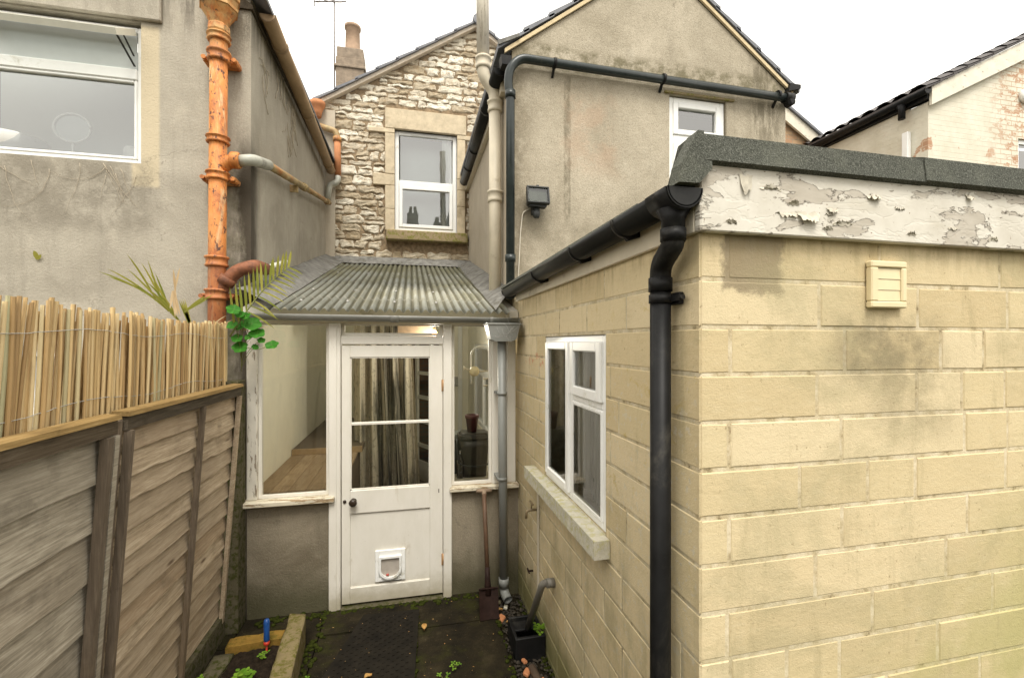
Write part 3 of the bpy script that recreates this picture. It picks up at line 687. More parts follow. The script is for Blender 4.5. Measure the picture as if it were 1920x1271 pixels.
b = MB(); b.lathe([(.05,5.20), (.06,5.27), (.085,5.34), (.105,5.36), (.105,5.41), (.09,5.42)], (-1.29, 6.78, 0), 16); b.build('bowl', M['terracotta'], ch)
b = MB(); b.box(-1.40, -1.07, 6.86, 6.899, 3.1, 5.36); 
tag(b.build('render_strip', M['side_render']), 'pale rendered strip of wall between grey wing and rubble gable', 'wall')

# ------------------------------------------------------------------ rubble gable behind
sh = thing('stone_house', 'rubble stone gable end with one tall white sash window', 'house', (0, 6.9, 0))
GZ = lambda x: 5.44 + (x + 1.25)*.64 if x < .97 else 5.44 + 2.22*.64 - (x - .97)*.64
w = MB(); w.mi = 1
HX0, HX1, HZ0, HZ1 = -.238, .69, 3.69, 5.20
def gpoly(a, c, z0, zt=None):
    zz = [a] + ([.97] if a < .97 < c else []) + [c]
    return [(a, z0), (c, z0)] + [(x, GZ(x) if zt is None else zt) for x in zz[::-1]]
w.prism(gpoly(-1.4, HX0, 2.4), 'y', 6.93, 7.2); w.prism(gpoly(HX1, 2.4, 2.4), 'y', 6.93, 7.2)
w.prism(gpoly(HX0, HX1, HZ1), 'y', 6.93, 7.2); w.prism([(HX0, 2.4), (HX1, 2.4), (HX1, HZ0), (HX0, HZ0)], 'y', 6.93, 7.2)
w.mi = 0
def blocked(x0, x1, z0, z1):
    for a, c, e, f in ((-.376, .83, 3.5, 5.50), (-.62, .93, 5.13, 5.27), (-.55, .9, 4.35, 4.52)):
        if x1 > a and x0 < c and z1 > e and z0 < f: return (a, c)
    return None
z = 3.0; row = 0
while z < 6.85:
    h = random.choice((.07, .085, .10, .115, .135, .15)); x = -1.4 + random.uniform(0, .15)
    while x < 1.55:
        L = random.uniform(.13, .40) * (1.0 if h > .09 else 1.25); x1 = x + L
        bl = blocked(x, x1, z, z+h)
        if bl:
            if x < bl[0] - .07: x1 = bl[0]
            else: x = bl[1] + random.uniform(0, .02); continue
        if z + h*.7 < GZ((x+x1)/2) + .02:
            zt = z; parts = [(z, z+h)]
            if h > .11 and random.random() < .3: q = z + h*random.uniform(.4, .6); parts = [(z, q), (q, z+h)]
            for za, zb in parts:
                gx, gz_ = random.uniform(.004, .014), random.uniform(.003, .012)
                xa, xb, za, zb = x+gx, x1-gx, za+gz_, zb-gz_; cx, cz = (xa+xb)/2, (za+zb)/2; rx, rz = (xb-xa)/2, (zb-za)/2
                pw = random.uniform(4, 12); sd = random.uniform(0, 99); dep = random.uniform(.010, .020); rot = random.uniform(-.05, .05); tp = random.uniform(-.18, .18)
                def fn(u, v):
                    U, V = u*2-1, v*2-1; U = math.copysign(abs(U)**.75, U); V = math.copysign(abs(V)**.75, V)
                    k = (abs(U)**pw + abs(V)**pw)**(1/pw) or 1; mx = max(abs(U), abs(V)) or 1; q = mx/k if k > mx else 1
                    X, Z = U*q*rx, V*q*rz*(1 + tp*U)
                    X += (nz(X*9+sd, Z*9, 1)*.04 + nz(X*30+sd, Z*30, 1)*.016)*mx; Z += (nz(X*11, Z*11+sd, 5)*.032 + nz(X*34, Z*34+sd, 5)*.014)*mx
                    d = dep*(1 - max(abs(U), abs(V))**9) + (nz(X*11+sd, Z*16, sd)*.016 + nz(X*30+sd, Z*40, sd)*.010)*(1-mx**4)
                    return (cx + X - Z*rot, 6.928 - d, cz + Z + X*rot)
                w.t(); w.grid(fn, 11, 7, False)
        x = x1
    z += h
w.build('wall', [M['rubble'], M['rubble_joint']], sh)
def ashl(*bx):
    b = MB()
    for q in bx: b.box(q[0], q[1], 6.885 - random.uniform(0, .006), 7.02, q[2], q[3], .008)
    return b
ashl((-.376, .83, 5.20, 5.50)).build('lintel', M['ashlar'], sh)
ashl((-.376,-.238,3.69,4.0), (-.376,-.238,4.003,4.35), (-.55,-.238,4.353,4.52), (-.376,-.238,4.523,5.127), (-.61,-.238,5.13,5.197)).build('jamb', M['ashlar'], sh)
ashl((.69,.815,3.69,4.1), (.69,.815,4.103,4.35), (.69,.88,4.353,4.52), (.69,.815,4.523,5.127), (.69,.93,5.13,5.197)).build('jamb', M['ashlar'], sh)
b = MB(); b.box(-.36, .845, 6.81, 7.02, 3.535, 3.682, .012); b.build('sill', M['mossy_sill'], sh)
win = casement(sh, 'y', 6.955, HX0, HX1, HZ0, HZ1, .06, .07, -1, 'upvc', [(-.178, .63, 4.36, 4.46, -.01, .06)] + sash((-.175, .627, 3.755, 4.38), .05) + [(.0,.4,5.146,5.156,-.006,0)],
    [(-.16, .61, 4.46, 5.14, 'glass_bright'), (-.13, .58, 3.80, 4.37, 'glass_bright')])
b = MB(); b.box(-.4, .8, 7.25, 7.3, 3.4, 5.4); b.build('inner_wall', M['blind'], sh)
b = MB(); b.grid(lambda u, v: (.47 + u*.2, 7.035 + .008*math.sin(u*26), 3.7 + v*1.45), 30, 2); b.build('net_curtain', M['net'], sh)
r = MB()
for k in range(8):                                                  # left slope, eaves to ridge
    x0 = -1.36 + k*.285; z0 = GZ(x0) + .085
    r.t(); r.prism([(x0, z0-.02), (x0+.33, z0+.33*.64-.03), (x0+.33, z0+.33*.64-.005), (x0-.004, z0+.022)], 'y', 6.80, 9.4)
for k in range(7):                                                  # right slope
    x0 = 2.98 - k*.285; z0 = GZ(x0) + .085
    r.t(); r.prism([(x0, z0-.02), (x0-.30, z0+.30*.64-.03), (x0-.30, z0+.30*.64-.005), (x0+.004, z0+.022)], 'y', 6.80, 9.4)
r.tube([(.99, 6.78, GZ(.97)+.10), (.99, 9.4, GZ(.97)+.10)], .07, 10); rf = r.build('roof', M['slate'], sh)
v = MB()
for a, c in ((-1.33, .97), (2.6, .97)):
    v.prism([(a, GZ(a)+.0), (c, GZ(c)+.0), (c, GZ(c)+.06), (a, GZ(a)+.06)], 'y', 6.835, 6.925)
v.build('verge', M['verge'], sh)
cs = thing('chimney', 'stone chimney stack with a tall clay pot beyond the rubble gable', 'chimney', (-1.1, 9, 5))
b = MB(); b.box(-1.36, -.86, 8.8, 9.3, 4.8, 7.32, .01); b.box(-1.39, -.83, 8.77, 9.33, 7.12, 7.17, .01); b.box(-1.345, -.875, 8.82, 9.28, 7.32, 7.52, .012); b.build('stack', simple('chimney_stone', (.24,.19,.14), .95, .3, 9, .6, (.12,.1,.07), .4), cs)
b = MB(); b.lathe([(.15,7.52), (.138,7.6), (.128,8.0), (.15,8.01), (.15,8.06), (.12,8.07), (.12,7.8)], (-1.09, 9.05, 0), 18); b.build('pot', simple('clay_pot', (.36,.25,.17), .85, .2, 9, .2, (.22,.17,.12), .4), cs)
ta = thing('tv_aerial', 'thin television aerial on a tall mast left of the chimney', 'aerial', (-1.42, 9, 6.6))
b = MB(); b.tube([(-1.415, 9, 5.8), (-1.415, 9, 9.3)], .014, 6); b.build('mast', M['aerial'], ta)
b = MB(); b.tube([(-1.75, 8.9, 8.33), (-1.3, 9, 8.47), (-1.2, 9.0, 8.5)], .012, 6)
for k in range(6):
    t = k/5; p = Vector((-1.72+.45*t, 8.92, 8.34+.13*t)); b.tube([p + Vector((-.02,-.1,-.07)), p + Vector((.02,.1,.07))], .009, 5)
b.tube([(-1.75, 8.9, 8.24), (-1.75, 8.9, 8.42)], .01, 5); b.build('antenna', M['aerial'], ta)

# ------------------------------------------------------------------ right-hand rendered wing
rh = thing('rendered_house', 'beige pebbledash gable with a black pipe across it and a floodlight', 'house', (.87, 3.86, 0))
OZ = lambda x: 4.60 + (x - .87)*.735 if x < 2.31 else 4.60 + 1.44*.735 - (x - 2.31)*.735
w = MB()
w.holed('y', 3.86, 4.1, .87, 3.74, -.1, 4.40, [(2.417, 3.046, 3.25, 4.40)])
w.prism([(.87, 4.40), (3.74, 4.40), (3.74, 4.60), (2.31, OZ(2.31)), (.87, 4.60)], 'y', 3.86, 4.1)
w.build('wall', M['roughcast'], rh)
w = MB(); w.holed('x', .87, 1.1, 4.1, 6.9, -.1, 4.50, [(4.75, 6.2, .95, 2.0)]); w.build('side_wall', M['side_render'], rh)
MB().box(3.5, 3.735, 4.1, 6.9, -.1, 4.5).build('side_wall', M['side_render'], rh)
casement(rh, 'y', 3.885, 2.425, 3.038, 3.26, 4.392, .05, .07, -1, 'upvc', sash((2.47, 2.993, 4.03, 4.345), .055, -.012, .06) + [(2.475, 2.988, 3.95, 4.03)] + sash((2.47, 2.993, 3.3, 3.95), .055, -.012, .06),
    [(2.52, 2.95, 4.08, 4.30, 'glass_bright'), (2.52, 2.95, 3.35, 3.9, 'glass_bright')])
MB().box(2.3, 3.2, 4.3, 4.33, 3.1, 4.45).build('inner_blind', M['blind'], rh)
b = MB(); b.box(2.36, 3.12, 3.835, 3.86, 4.402, 4.42); b.build('drip_strip', M['mossy_sill'], rh)
r = MB()
for k in range(7):
    x0 = .74 + k*.232; z0 = OZ(x0) + .09
    r.t(); r.prism([(x0, z0-.02), (x0+.28, z0+.28*.735-.03), (x0+.28, z0+.28*.735-.004), (x0-.004, z0+.024)], 'y', 3.825, 7.6)
    x0 = 3.88 - k*.232
    r.t(); r.prism([(x0, z0-.02), (x0-.28, z0+.28*.735-.03), (x0-.28, z0+.28*.735-.004), (x0+.004, z0+.024)], 'y', 3.825, 7.6)
r.build('roof', M['slate'], rh)
v = MB()
for a, c in ((.80, 2.31), (3.81, 2.31)): v.prism([(a, OZ(a)+.005), (c, OZ(c)+.005), (c, OZ(c)+.042), (a, OZ(a)+.042)], 'y', 3.835, 3.857)
v.build('verge', simple('golden_verge_mortar', (.58,.47,.29), .9, .15, 20, .3), rh)
b = MB(); b.prism([(.74, 4.60), (.93, 4.70), (.92, 4.725), (.73, 4.635)], 'y', 3.81, 3.824); b.build('lead_corner', M['lead'], rh)
b = MB(); b.prism([(3.72, 4.56), (3.87, 4.60), (3.87, 4.64), (3.75, 4.64)], 'y', 3.80, 3.95); b.build('eaves_end', M['black_plastic'], rh)

g = thing('rain_gutter', 'black half-round gutter on the shaded side wall beside the cream soil pipe', 'gutter', (.78, 4.1, 4.45))
A, E = Vector((.785, 3.98, 4.50)), Vector((.785, 6.76, 4.45)); b = MB(); half_gutter(b, A, E, .066); b.build('channel', M['wet_gutter'], g)
for t in (.25, .6, .8):
    b = MB(); union(b, A.lerp(E, t), E-A, .066, .05); b.build('bracket', M['wet_gutter'], g)
b = MB(); b.box(.82, .868, 4.1, 6.88, 4.36, 4.47); b.build('fascia_board', M['cream_board'], g)

cp = thing('soil_pipe', 'cream painted soil pipe with an offset bend rising above the roofs', 'drainpipe', (.79, 4.25, 2.4))
b = MB(); b.tube([(.79, 4.25, 2.30), (.79, 4.25, 4.30)], .058, 18); b.build('pipe', M['cream_pipe'], cp)
b = MB(); b.tube(bend([(.79,4.25,4.30), (.79,4.25,4.42), (.675,4.25,4.58), (.675,4.25,4.70)], .08, 6), .058, 18); b.build('offset_bend', M['cream_pipe'], cp)
b = MB(); b.tube([(.675, 4.25, 4.66), (.66, 4.25, 6.1)], .060, 18); b.build('upper_pipe', M['old_pipe_top'], cp)
for x, z in ((.79,4.285), (.79,3.42), (.675,4.69)):
    b = MB(); b.lathe([(.058,-.055), (.07,-.05), (.072,-.03), (.068,-.02), (.068,.03), (.076,.036), (.076,.055), (.058,.06)], (x, 4.25, z), 18); b.build('collar', M['cream_pipe'], cp)
b = MB(); b.lathe([(.10,2.27), (.09,2.40), (.062,2.50)], (.79, 4.25, 0), 14); b.build('lead_slate', M['lead'], cp)

dp = thing('drainpipe', 'dark rain pipe running across the beige gable and down its left corner', 'drainpipe', (.83, 3.8, 2.45))
b = MB(); b.tube(bend([(3.72, 3.79, 4.475), (.93, 3.79, 4.495), (.835, 3.79, 4.40), (.82, 3.80, 4.27), (.842, 3.80, 4.16), (.842, 3.80, 2.40)], .09, 7), .038, 16); b.build('pipe', M['dark_pipe'], dp)
for x in (1.24, 2.31, 3.58):
    b = MB(); b.lathe([(.046,-.012), (.046,.012)], (x, 3.79, 4.49), 14, 'x'); b.obox((x, 3.80, 4.47), (x, 3.858, 4.40), .02, .02); b.build('bracket', M['black_plastic'], dp)
b = MB(); b.lathe([(.052,-.04), (.052,.05)], (3.70, 3.79, 4.475), 14, 'x'); b.obox((3.70, 3.79, 4.47), (3.74, 3.79, 4.40), .09, .09, bev=.02); b.build('end_elbow', M['black_plastic'], dp)
for z in (4.17, 2.75): b = MB(); b.lathe([(.047,-.03), (.047,.03)], (.842, 3.80, z), 14); b.build('socket', M['dark_pipe'], dp)
b = MB(); b.prism([(.775,4.45), (.85,4.45), (.86,4.53), (.765,4.53)], 'y', 3.83, 3.93); b.build('hopper', M['black_plastic'], dp)

fl = thing('floodlight', 'square black floodlight with a sensor on the beige gable', 'floodlight', (1.07, 3.8, 3.27))
Mx = Matrix.Translation((1.075, 3.76, 3.29)) @ Matrix.Rotation(R(-14), 4, 'X')
b = MB(); b.prism([(-.095,-.075), (.095,-.075), (.095,.08), (-.095,.08)], 'y', -.03, -.025)
b = MB()
for q in ((-.1,.1,-.04,.0,.066,.08), (-.1,.1,-.04,.0,-.08,-.066), (-.1,-.086,-.04,.0,-.066,.066), (.086,.1,-.04,.0,-.066,.066), (-.09,.09,0,.05,-.07,.07), (-.07,.07,.05,.068,-.05,.05), (-.012,.012,-.035,-.01,.08,.095)): b.box(*q, .003, Mx)
b.build('housing', M['lamp_black'], fl)
b = MB(); b.merge(bmesh.new()); m = bmesh.new(); m.faces.new([m.verts.new(p) for p in ((-.086,-.028,-.066), (.086,-.028,-.066), (.086,-.028,.066), (-.086,-.028,.066))]); b.merge(m, Mx); b.build('glass', M['lamp_glass'], fl, False)
b = MB(); m = bmesh.new(); m.faces.new([m.verts.new(p) for p in ((-.086,-.004,-.066), (.086,-.004,-.066), (.086,-.004,.066), (-.086,-.004,.066))]); b.merge(m, Mx); b.build('reflector', M['reflector'], fl, False)
b = MB(); b.obox((1.0,3.77,3.21), (1.15,3.77,3.205), .06, .018); b.box(1.04, 1.11, 3.80, 3.858, 3.15, 3.25, .006); b.build('bracket', M['lamp_black'], fl)
b = MB(); b.lathe([(.018,3.205), (.022,3.18), (.032,3.17), (.034,3.14), (.026,3.115), (.02,3.11)], (1.072, 3.785, 0), 14); b.build('sensor', M['lamp_black'], fl)
b = MB(); b.tube(bend([(1.02,3.84,3.20), (.965,3.85,3.17), (.945,3.853,3.0), (.925,3.853,2.6), (.92,3.85,2.45)], .06), .006, 6); b.build('cable', M['cable'], fl)

# ------------------------------------------------------------------ yellow block extension
ex = thing('block_extension', 'single storey extension of yellow stone blocks with a felt roof', 'extension', (.87, 1.22, 0))
w = MB(); w.mi = 1
WX, WY = .873, 1.223; HO = (1.913, 2.863, 1.14, 2.058)
w.box(WX, 5.2, WY, WY+.2, -.1, 2.41); w.holed('x', WX, WX+.2, WY+.2, 3.855, -.1, 2.41, [HO]); w.mi = 0
Z0, CH = 2.364, .1483
FJ = {0: [.968, 1.567, 2.126], 1: [1.317, 1.737], 2: [.978, 1.421, 1.842, 2.046], 3: [1.308, 1.732], 4: [.974, 1.406, 1.955, 2.166], 5: [1.239, 1.517, 1.727], 6: [.974, 1.41, 1.968], 7: [1.302, 1.867], 8: [.968, 1.537, 2.091]}
def stone_block(pa, pb, z0, z1, side):
    """one dressed block standing 4 mm proud of the bedding"""
    w.t(.0, 1.); j = lambda: random.uniform(-.0016, .0016); d = .0022 + random.uniform(-.001, .0014); e = .0055
    o = [(pa, z0), (pb, z0), (pb, z1), (pa, z1)]; inn = [(pa+e+j(), z0+e+j()), (pb-e+j(), z0+e+j()), (pb-e+j(), z1-e+j()), (pa+e+j(), z1-e+j())]
    mk = (lambda p, k: (WX - k, p[0], p[1])) if side else (lambda p, k: (p[0], WY - k, p[1]))
    nx = max(2, int((pb-pa)/.03)); nv = 5
    O = [w.bm.verts.new(mk(p, -.002)) for p in o]; I = [w.bm.verts.new(mk(p, d)) for p in inn]
    w.face(I)
    for i in range(4): w.face([O[i], O[(i+1)%4], I[(i+1)%4], I[i]])
for k in range(17):
    z1 = Z0 - k*CH; z0 = z1 - CH; m = .0042
    js = FJ.get(k) or []; x = WX - .004; end = 5.2; L = list(js)
    if k == 0: z1 += .02
    cur = (L[-1] if L else x + (.11 if k % 2 else .30))
    if not L: L = [cur]
    while cur < end: cur += random.choice((.43, .43, .43, .28, .21)); L.append(min(cur, end))
    for q in L:
        stone_block(x + (m if x > WX else -.0), q - m, z0 + m, z1 - m, False); x = q
    y = WY - .004; first = .10 if k % 2 else .28
    if js and js[0] > 1.1: first = .21
    L = [y + first]; 
    while L[-1] < 3.855: L.append(L[-1] + random.choice((.43, .43, .43, .28)))
    for q in L:
        q = min(q, 3.855)
        if q - y < .02: break
        segs = [(y, q)]
        if z1 > HO[2] + .02 and z0 < HO[3] - .02:
            segs = []
            if y < HO[0]: segs.append((y, min(q, HO[0])))
            if q > HO[1]: segs.append((max(y, HO[1]), q))
        for a, c in segs:
            za, zb = z0, z1
            if a < HO[1] and c > HO[0] and not (c <= HO[0] + 1e-6 or a >= HO[1] - 1e-6):
                if zb > HO[3] > za: za = HO[3]
                if za < HO[2] < zb: zb = HO[2]
            if c - a > .03: stone_block(a + (m if a > WY else 0), c - m, za + m, zb - m, True)
        y = q
w.build('wall', [M['block'], M['mortar']], ex)
b = MB(); b.box(.88, 5.25, 1.2, 3.85, 2.415, 2.47); b.build('roof', M['felt'], ex)
# felt-covered upstand along the front verge, with a lapped joint
k = MB(); prof = [(1.172, 2.585), (1.172, 2.566), (1.182, 2.566), (1.188, 2.60), (1.27, 2.625), (1.38, 2.48), (1.30, 2.47), (1.42, 2.475), (1.30, 2.66), (1.20, 2.65), (1.176, 2.635)]
prof = [(1.168, 2.562), (1.40, 2.48), (1.30, 2.655), (1.22, 2.66), (1.176, 2.642)]
k.prism(prof, 'x', .845, 1.70); k.prism([(y-.004, z+.004) for y, z in prof], 'x', 1.694, 5.25); fu = k.build('felt_upstand', M['felt'], ex)
k = MB(); k.prism([(.762, 2.488), (.83, 2.49), (.872, 2.535), (.872, 2.558), (.8445, 2.56), (.8445, 2.645), (.825, 2.645), (.80, 2.60), (.772, 2.545)], 'y', 1.166, 1.222); k.prism([(.765,2.485), (.87,2.485), (.87,2.51), (.775,2.508)], 'y', 1.44, 3.85); k.build('felt_drip', M['felt'], ex)
b = MB(); b.box(.848, 5.25, 1.188, 1.219, 2.357, 2.575, .004); fb = b.build('fascia', M['fascia'], ex)
def flake(x, z, wd, ht, curl, sd, flipv=1):
    def fn(u, v):
        ed = (1 + .35*nz(u*2.2+sd, sd, 2) + .12*nz(u*7+sd, sd, 2)); X = x + (u-.5)*wd*(1 - .5*v + .25*nz(v*4, sd, 1)); Z = z - flipv*v*ht*ed + .012*nz(u*7, v*3, sd)
        return (X, 1.1875 - .001 - curl*(v**1.7)*(.6 + .5*nz(u*3, sd, 7)) , Z)
    f = MB(); f.grid(fn, 8, 5); f.build('paint_flake', M['flake'], fb)
for k_ in range(9):
    sc = random.random()**2.5
    flake(random.uniform(.88, 2.6), random.uniform(2.38, 2.55), .045 + .075*sc, .005 + .009*sc, .003 + .008*sc, k_*3.7, random.choice((1, 1, -1)))
flake(1.005, 2.535, .05, .055, .014, 300); flake(1.235, 2.435, .10, .032, .028, 301); flake(1.18, 2.455, .05, .012, .012, 302, -1); flake(1.50, 2.505, .07, .012, .018, 303); flake(1.33, 2.455, .05, .016, .016, 305); flake(1.92, 2.54, .04, .02, .02, 306)
for k_ in range(4): flake(.95 + k_*.37 + random.uniform(-.04, .04), 2.385, .045, .009, .006, 500 + k_*1.9, -1)
b = MB(); b.box(.848, .8685, 1.221, 3.62, 2.358, 2.452, .003); b.build('side_fascia', M['cream_board'], ex)
b = MB(); b.prism([(1.86,1.052), (3.12,1.052), (3.12,1.135), (1.86,1.135)], 'x', .793, .868); b.box(.868, .97, 1.913, 2.863, 1.11, 1.138)
so_ = b.build('window_sill', M['lichen_sill'], ex)
casement(ex, 'x', .876, 1.916, 2.86, 1.14, 2.055, .036, .032, -1, 'upvc', [(2.345, 2.40, 1.176, 2.019), (1.952, 2.345, 1.70, 1.745)] + sash((2.39, 2.83, 1.17, 2.025), .048, -.016, .018) + sash((1.946, 2.356, 1.735, 2.025), .052, -.020, .018) + sash((1.95, 2.352, 1.175, 1.70), .024, -.006, .018),
    [(2.43, 2.79, 1.21, 1.98), (1.99, 2.31, 1.78, 1.98), (1.97, 2.335, 1.195, 1.68)], pd=-.004, gmat='glass')
MB().box(2.2, 2.25, 1.3, 3.8, .9, 2.4).build('inner_wall', M['far_wall'], ex)
b = MB(); b.grid(lambda u, v: (1.0 + .014*math.sin(u*60), 1.93 + u*.42, 1.1 + v*.95), 60, 2); b.build('net_curtain', M['grey_net'], ex)
b = MB(); b.grid(lambda u, v: (1.04 + .02*math.sin(u*30), 2.36 + u*.5, 1.1 + v*.95), 60, 2); b.build('net_curtain', M['grey_net'], ex)

g = thing('rain_gutter', 'black half-round gutter of the block extension with its tall front downpipe', 'gutter', (.8, 1.2, 2.45))
A, E = Vector((.795, 1.185, 2.482)), Vector((.795, 3.67, 2.455)); b = MB(); half_gutter(b, A, E, .058); b.build('channel', M['wet_gutter'], g)
for y in (1.56, 2.03, 2.72):
    p = A.lerp(E, (y-1.185)/2.485); b = MB(); union(b, p, E-A, .058, .022)
    b.prism([(.74, p.z-.02), (.80, p.z-.075), (.86, p.z-.055), (.86, p.z+.0)], 'y', y-.009, y+.009); b.build('bracket', M['black_plastic'], g)
b = MB(); union(b, (.795, 1.25, 2.481), E-A, .058, .12); b.lathe([(.036,2.33), (.036,2.40), (.052,2.43)], (.795,1.249,0), 18); b.build('outlet', M['black_plastic'], g)
b = MB(); b.tube([(.815, 1.355, -.02), (.815, 1.355, 2.21)], .034, 20); b.build('downpipe', M['black_plastic'], g)
b = MB(); b.tube(bend([(.795,1.249,2.36), (.795,1.249,2.325), (.812,1.35,2.275), (.815,1.355,2.20)], .04, 6), .0345, 20); b.lathe([(.039,2.335), (.039,2.372)], (.795,1.249,0), 20); b.lathe([(.039,2.19), (.039,2.235)], (.815,1.355,0), 20)
m = bmesh.new(); b.build('swan_neck', M['black_plastic'], g)
b = MB(); b.lathe([(.038,-.014), (.038,.014)], (.815,1.355,2.165), 20); b.box(.85, .868, 1.30, 1.375, 2.145, 2.185, .003); b.obox((.83,1.35,2.165), (.862,1.33,2.165), .025, .02); b.lathe([(.008,-.014), (.008,.004)], (.845,1.285,2.165), 8, 'y'); b.obox((.84,1.33,2.165), (.845,1.28,2.165), .014, .02); b.build('pipe_clip', M['black_plastic'], g)

v = thing('wall_vent', 'cream plastic louvred vent on the yellow block wall', 'vent', (1.58, 1.21, 2.21))
b = MB(); X0, X1, ZA, ZB = 1.503, 1.655, 2.137, 2.295; F = 1.196
for q in ((X0,X1,ZB-.022,ZB), (X0,X1,ZA,ZA+.022), (X0,X0+.03,ZA+.022,ZB-.022), (X1-.022,X1,ZA+.022,ZB-.022)): b.box(q[0], q[1], F, 1.219, q[2], q[3], .004)
b.build('frame', M['vent'], v)
for k in range(3):
    z = ZA + .024 + k*.037; b = MB(); b.prism([(F+.006, z), (F+.014, z+.003), (F+.014, z+.036), (F+.008, z+.036)], 'x', X0+.031, X1-.023); b.build('louvre', M['vent'], v)

# ------------------------------------------------------------------ lean-to glazed porch
lt = thing('glazed_porch', 'shabby white glazed porch with a mossy corrugated roof', 'porch', (-.15, 3.62, 0))
RZ = lambda y: 2.235 + (y - 3.52)*.268
b = MB(); b.box(-1.168, -.603, 3.615, 3.72, -.1, .827); b.build('dwarf_wall', M['dwarf_render'], lt)
b = MB(); b.box(.318, .868, 3.615, 3.72, -.1, .832); b.build('dwarf_wall', M['dwarf_render'], lt)
b = MB(); b.box(-1.19, -.56, 3.545, 3.75, .828, .866, .006); b.build('sill', M['flaking_sill'], lt)
b = MB(); b.box(.30, .862, 3.555, 3.75, .833, .868, .006); b.build('sill', M['flaking_sill'], lt)
b = MB(); b.box(-1.168, -1.097, 3.60, 3.68, .867, 2.165, .006); b.build('post', M['flaking_post'], lt)
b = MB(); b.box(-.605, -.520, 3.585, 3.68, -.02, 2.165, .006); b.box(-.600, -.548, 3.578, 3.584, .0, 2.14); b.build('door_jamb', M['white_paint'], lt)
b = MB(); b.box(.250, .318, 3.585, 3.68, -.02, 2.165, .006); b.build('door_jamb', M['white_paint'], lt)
b = MB(); b.box(.645, .715, 3.60, 3.68, .869, 2.165, .005); b.box(.775, .845, 3.61, 3.69, .869, 2.165, .005); b.build('post', M['white_paint'], lt)
b = MB(); b.box(-.519, .249, 3.59, 3.68, 2.004, 2.07, .005); b.build('transom', M['white_paint'], lt)
b = MB(); b.box(-1.17, .865, 3.60, 3.69, 2.167, 2.225, .003); b.box(-1.05, .80, 3.61, 3.68, 2.226, 2.272); b.build('head_beam', M['cream_board'], lt)
b = MB(); b.box(-.519, .249, 3.57, 3.75, -.09, .012, .006); b.build('threshold', M['concrete_green'], lt)
for a0, a1, z0, z1 in ((-1.096, -.606, .868, 2.164), (.319, .644, .87, 2.164), (-.518, .248, 2.072, 2.164), (.716, .774, .87, 2.164)):
    wf = MB(); t = .022
    wf.box(a0, a0+t, 3.63, 3.665, z0, z1); wf.box(a1-t, a1, 3.63, 3.665, z0, z1); wf.box(a0+t, a1-t, 3.63, 3.665, z0, z0+t); wf.box(a0+t, a1-t, 3.63, 3.665, z1-t*.6, z1)
    wo_ = wf.build('window', M['white_paint'], lt)
    g_ = MB(); g_.poly([(a0+t, 3.65, z0+t), (a1-t, 3.65, z0+t), (a1-t, 3.65, z1-t*.6), (a0+t, 3.65, z1-t*.6)]); g_.build('pane', M['glass'], wo_, False)
# the door: stiles and rails, bottom panel, two panes
d = MB(); DX0, DX1, DZ0, DZ1 = -.514, .246, .03, 1.997; dy = 3.60
GX0, GX1, GZ0, GZ1 = -.452, .145, .89, 1.906
for q in ((DX0, GX0, DZ0, DZ1), (GX1, DX1, DZ0, DZ1), (GX0, GX1, GZ1, DZ1), (GX0, GX1, .715, GZ0), (GX0, GX1, DZ0, .15)): d.box(q[0], q[1], dy, dy+.042, q[2], q[3], .003)
d.box(GX0, GX1, dy+.012, dy+.035, .15, .715); d.box(GX0, GX1, dy+.006, dy+.012, .142, .155, .002); d.box(GX0, GX1, dy+.004, dy+.012, .71, .72, .002)
for q in ((GX0, GX0+.008, GZ0, GZ1), (GX1-.008, GX1, GZ0, GZ1), (GX0, GX1, GZ0, GZ0+.010), (GX0, GX1, GZ1-.008, GZ1)): d.box(q[0], q[1], dy+.006, dy+.03, q[2], q[3])
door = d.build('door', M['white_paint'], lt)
d = MB(); d.box(GX0+.008, GX1-.008, dy+.004, dy+.034, 1.386, 1.408, .003); d.build('glazing_bar', M['white_paint'], door)
for z0, z1 in ((GZ0+.01, 1.386), (1.408, GZ1-.008)):
    g_ = MB(); g_.poly([(GX0+.008, dy+.02, z0), (GX1-.008, dy+.02, z0), (GX1-.008, dy+.02, z1), (GX0+.008, dy+.02, z1)]); g_.build('pane', M['glass'], door, False)
d = MB(); d.lathe([(.012,0), (.012,-.02), (.027,-.028), (.03,-.042), (.022,-.055), (.008,-.058)], (-.428, dy, .81), 18, 'y'); d.lathe([(.024,0), (.024,-.004)], (-.428, dy-.0005, .81), 18, 'y'); d.build('door_knob', M['dark_knob'], door)
d = MB(); d.lathe([(.013,0), (.013,-.006), (.008,-.010)], (-.492, dy, .812), 14, 'y'); d.build('keyhole_cover', M['dark_knob'], door)
for z in (1.68, .30):
    d = MB(); d.box(.236, .256, dy-.006, dy-.0005, z-.045, z+.045, .001); d.tube([(.249, dy-.007, z-.045), (.249, dy-.007, z+.045)], .006, 8); d.build('hinge', M['hinge'], door)
d = MB(); d.box(.212, .218, dy-.003, dy-.0005, .83, .86); d.build('latch_slot', M['dark_knob'], door)
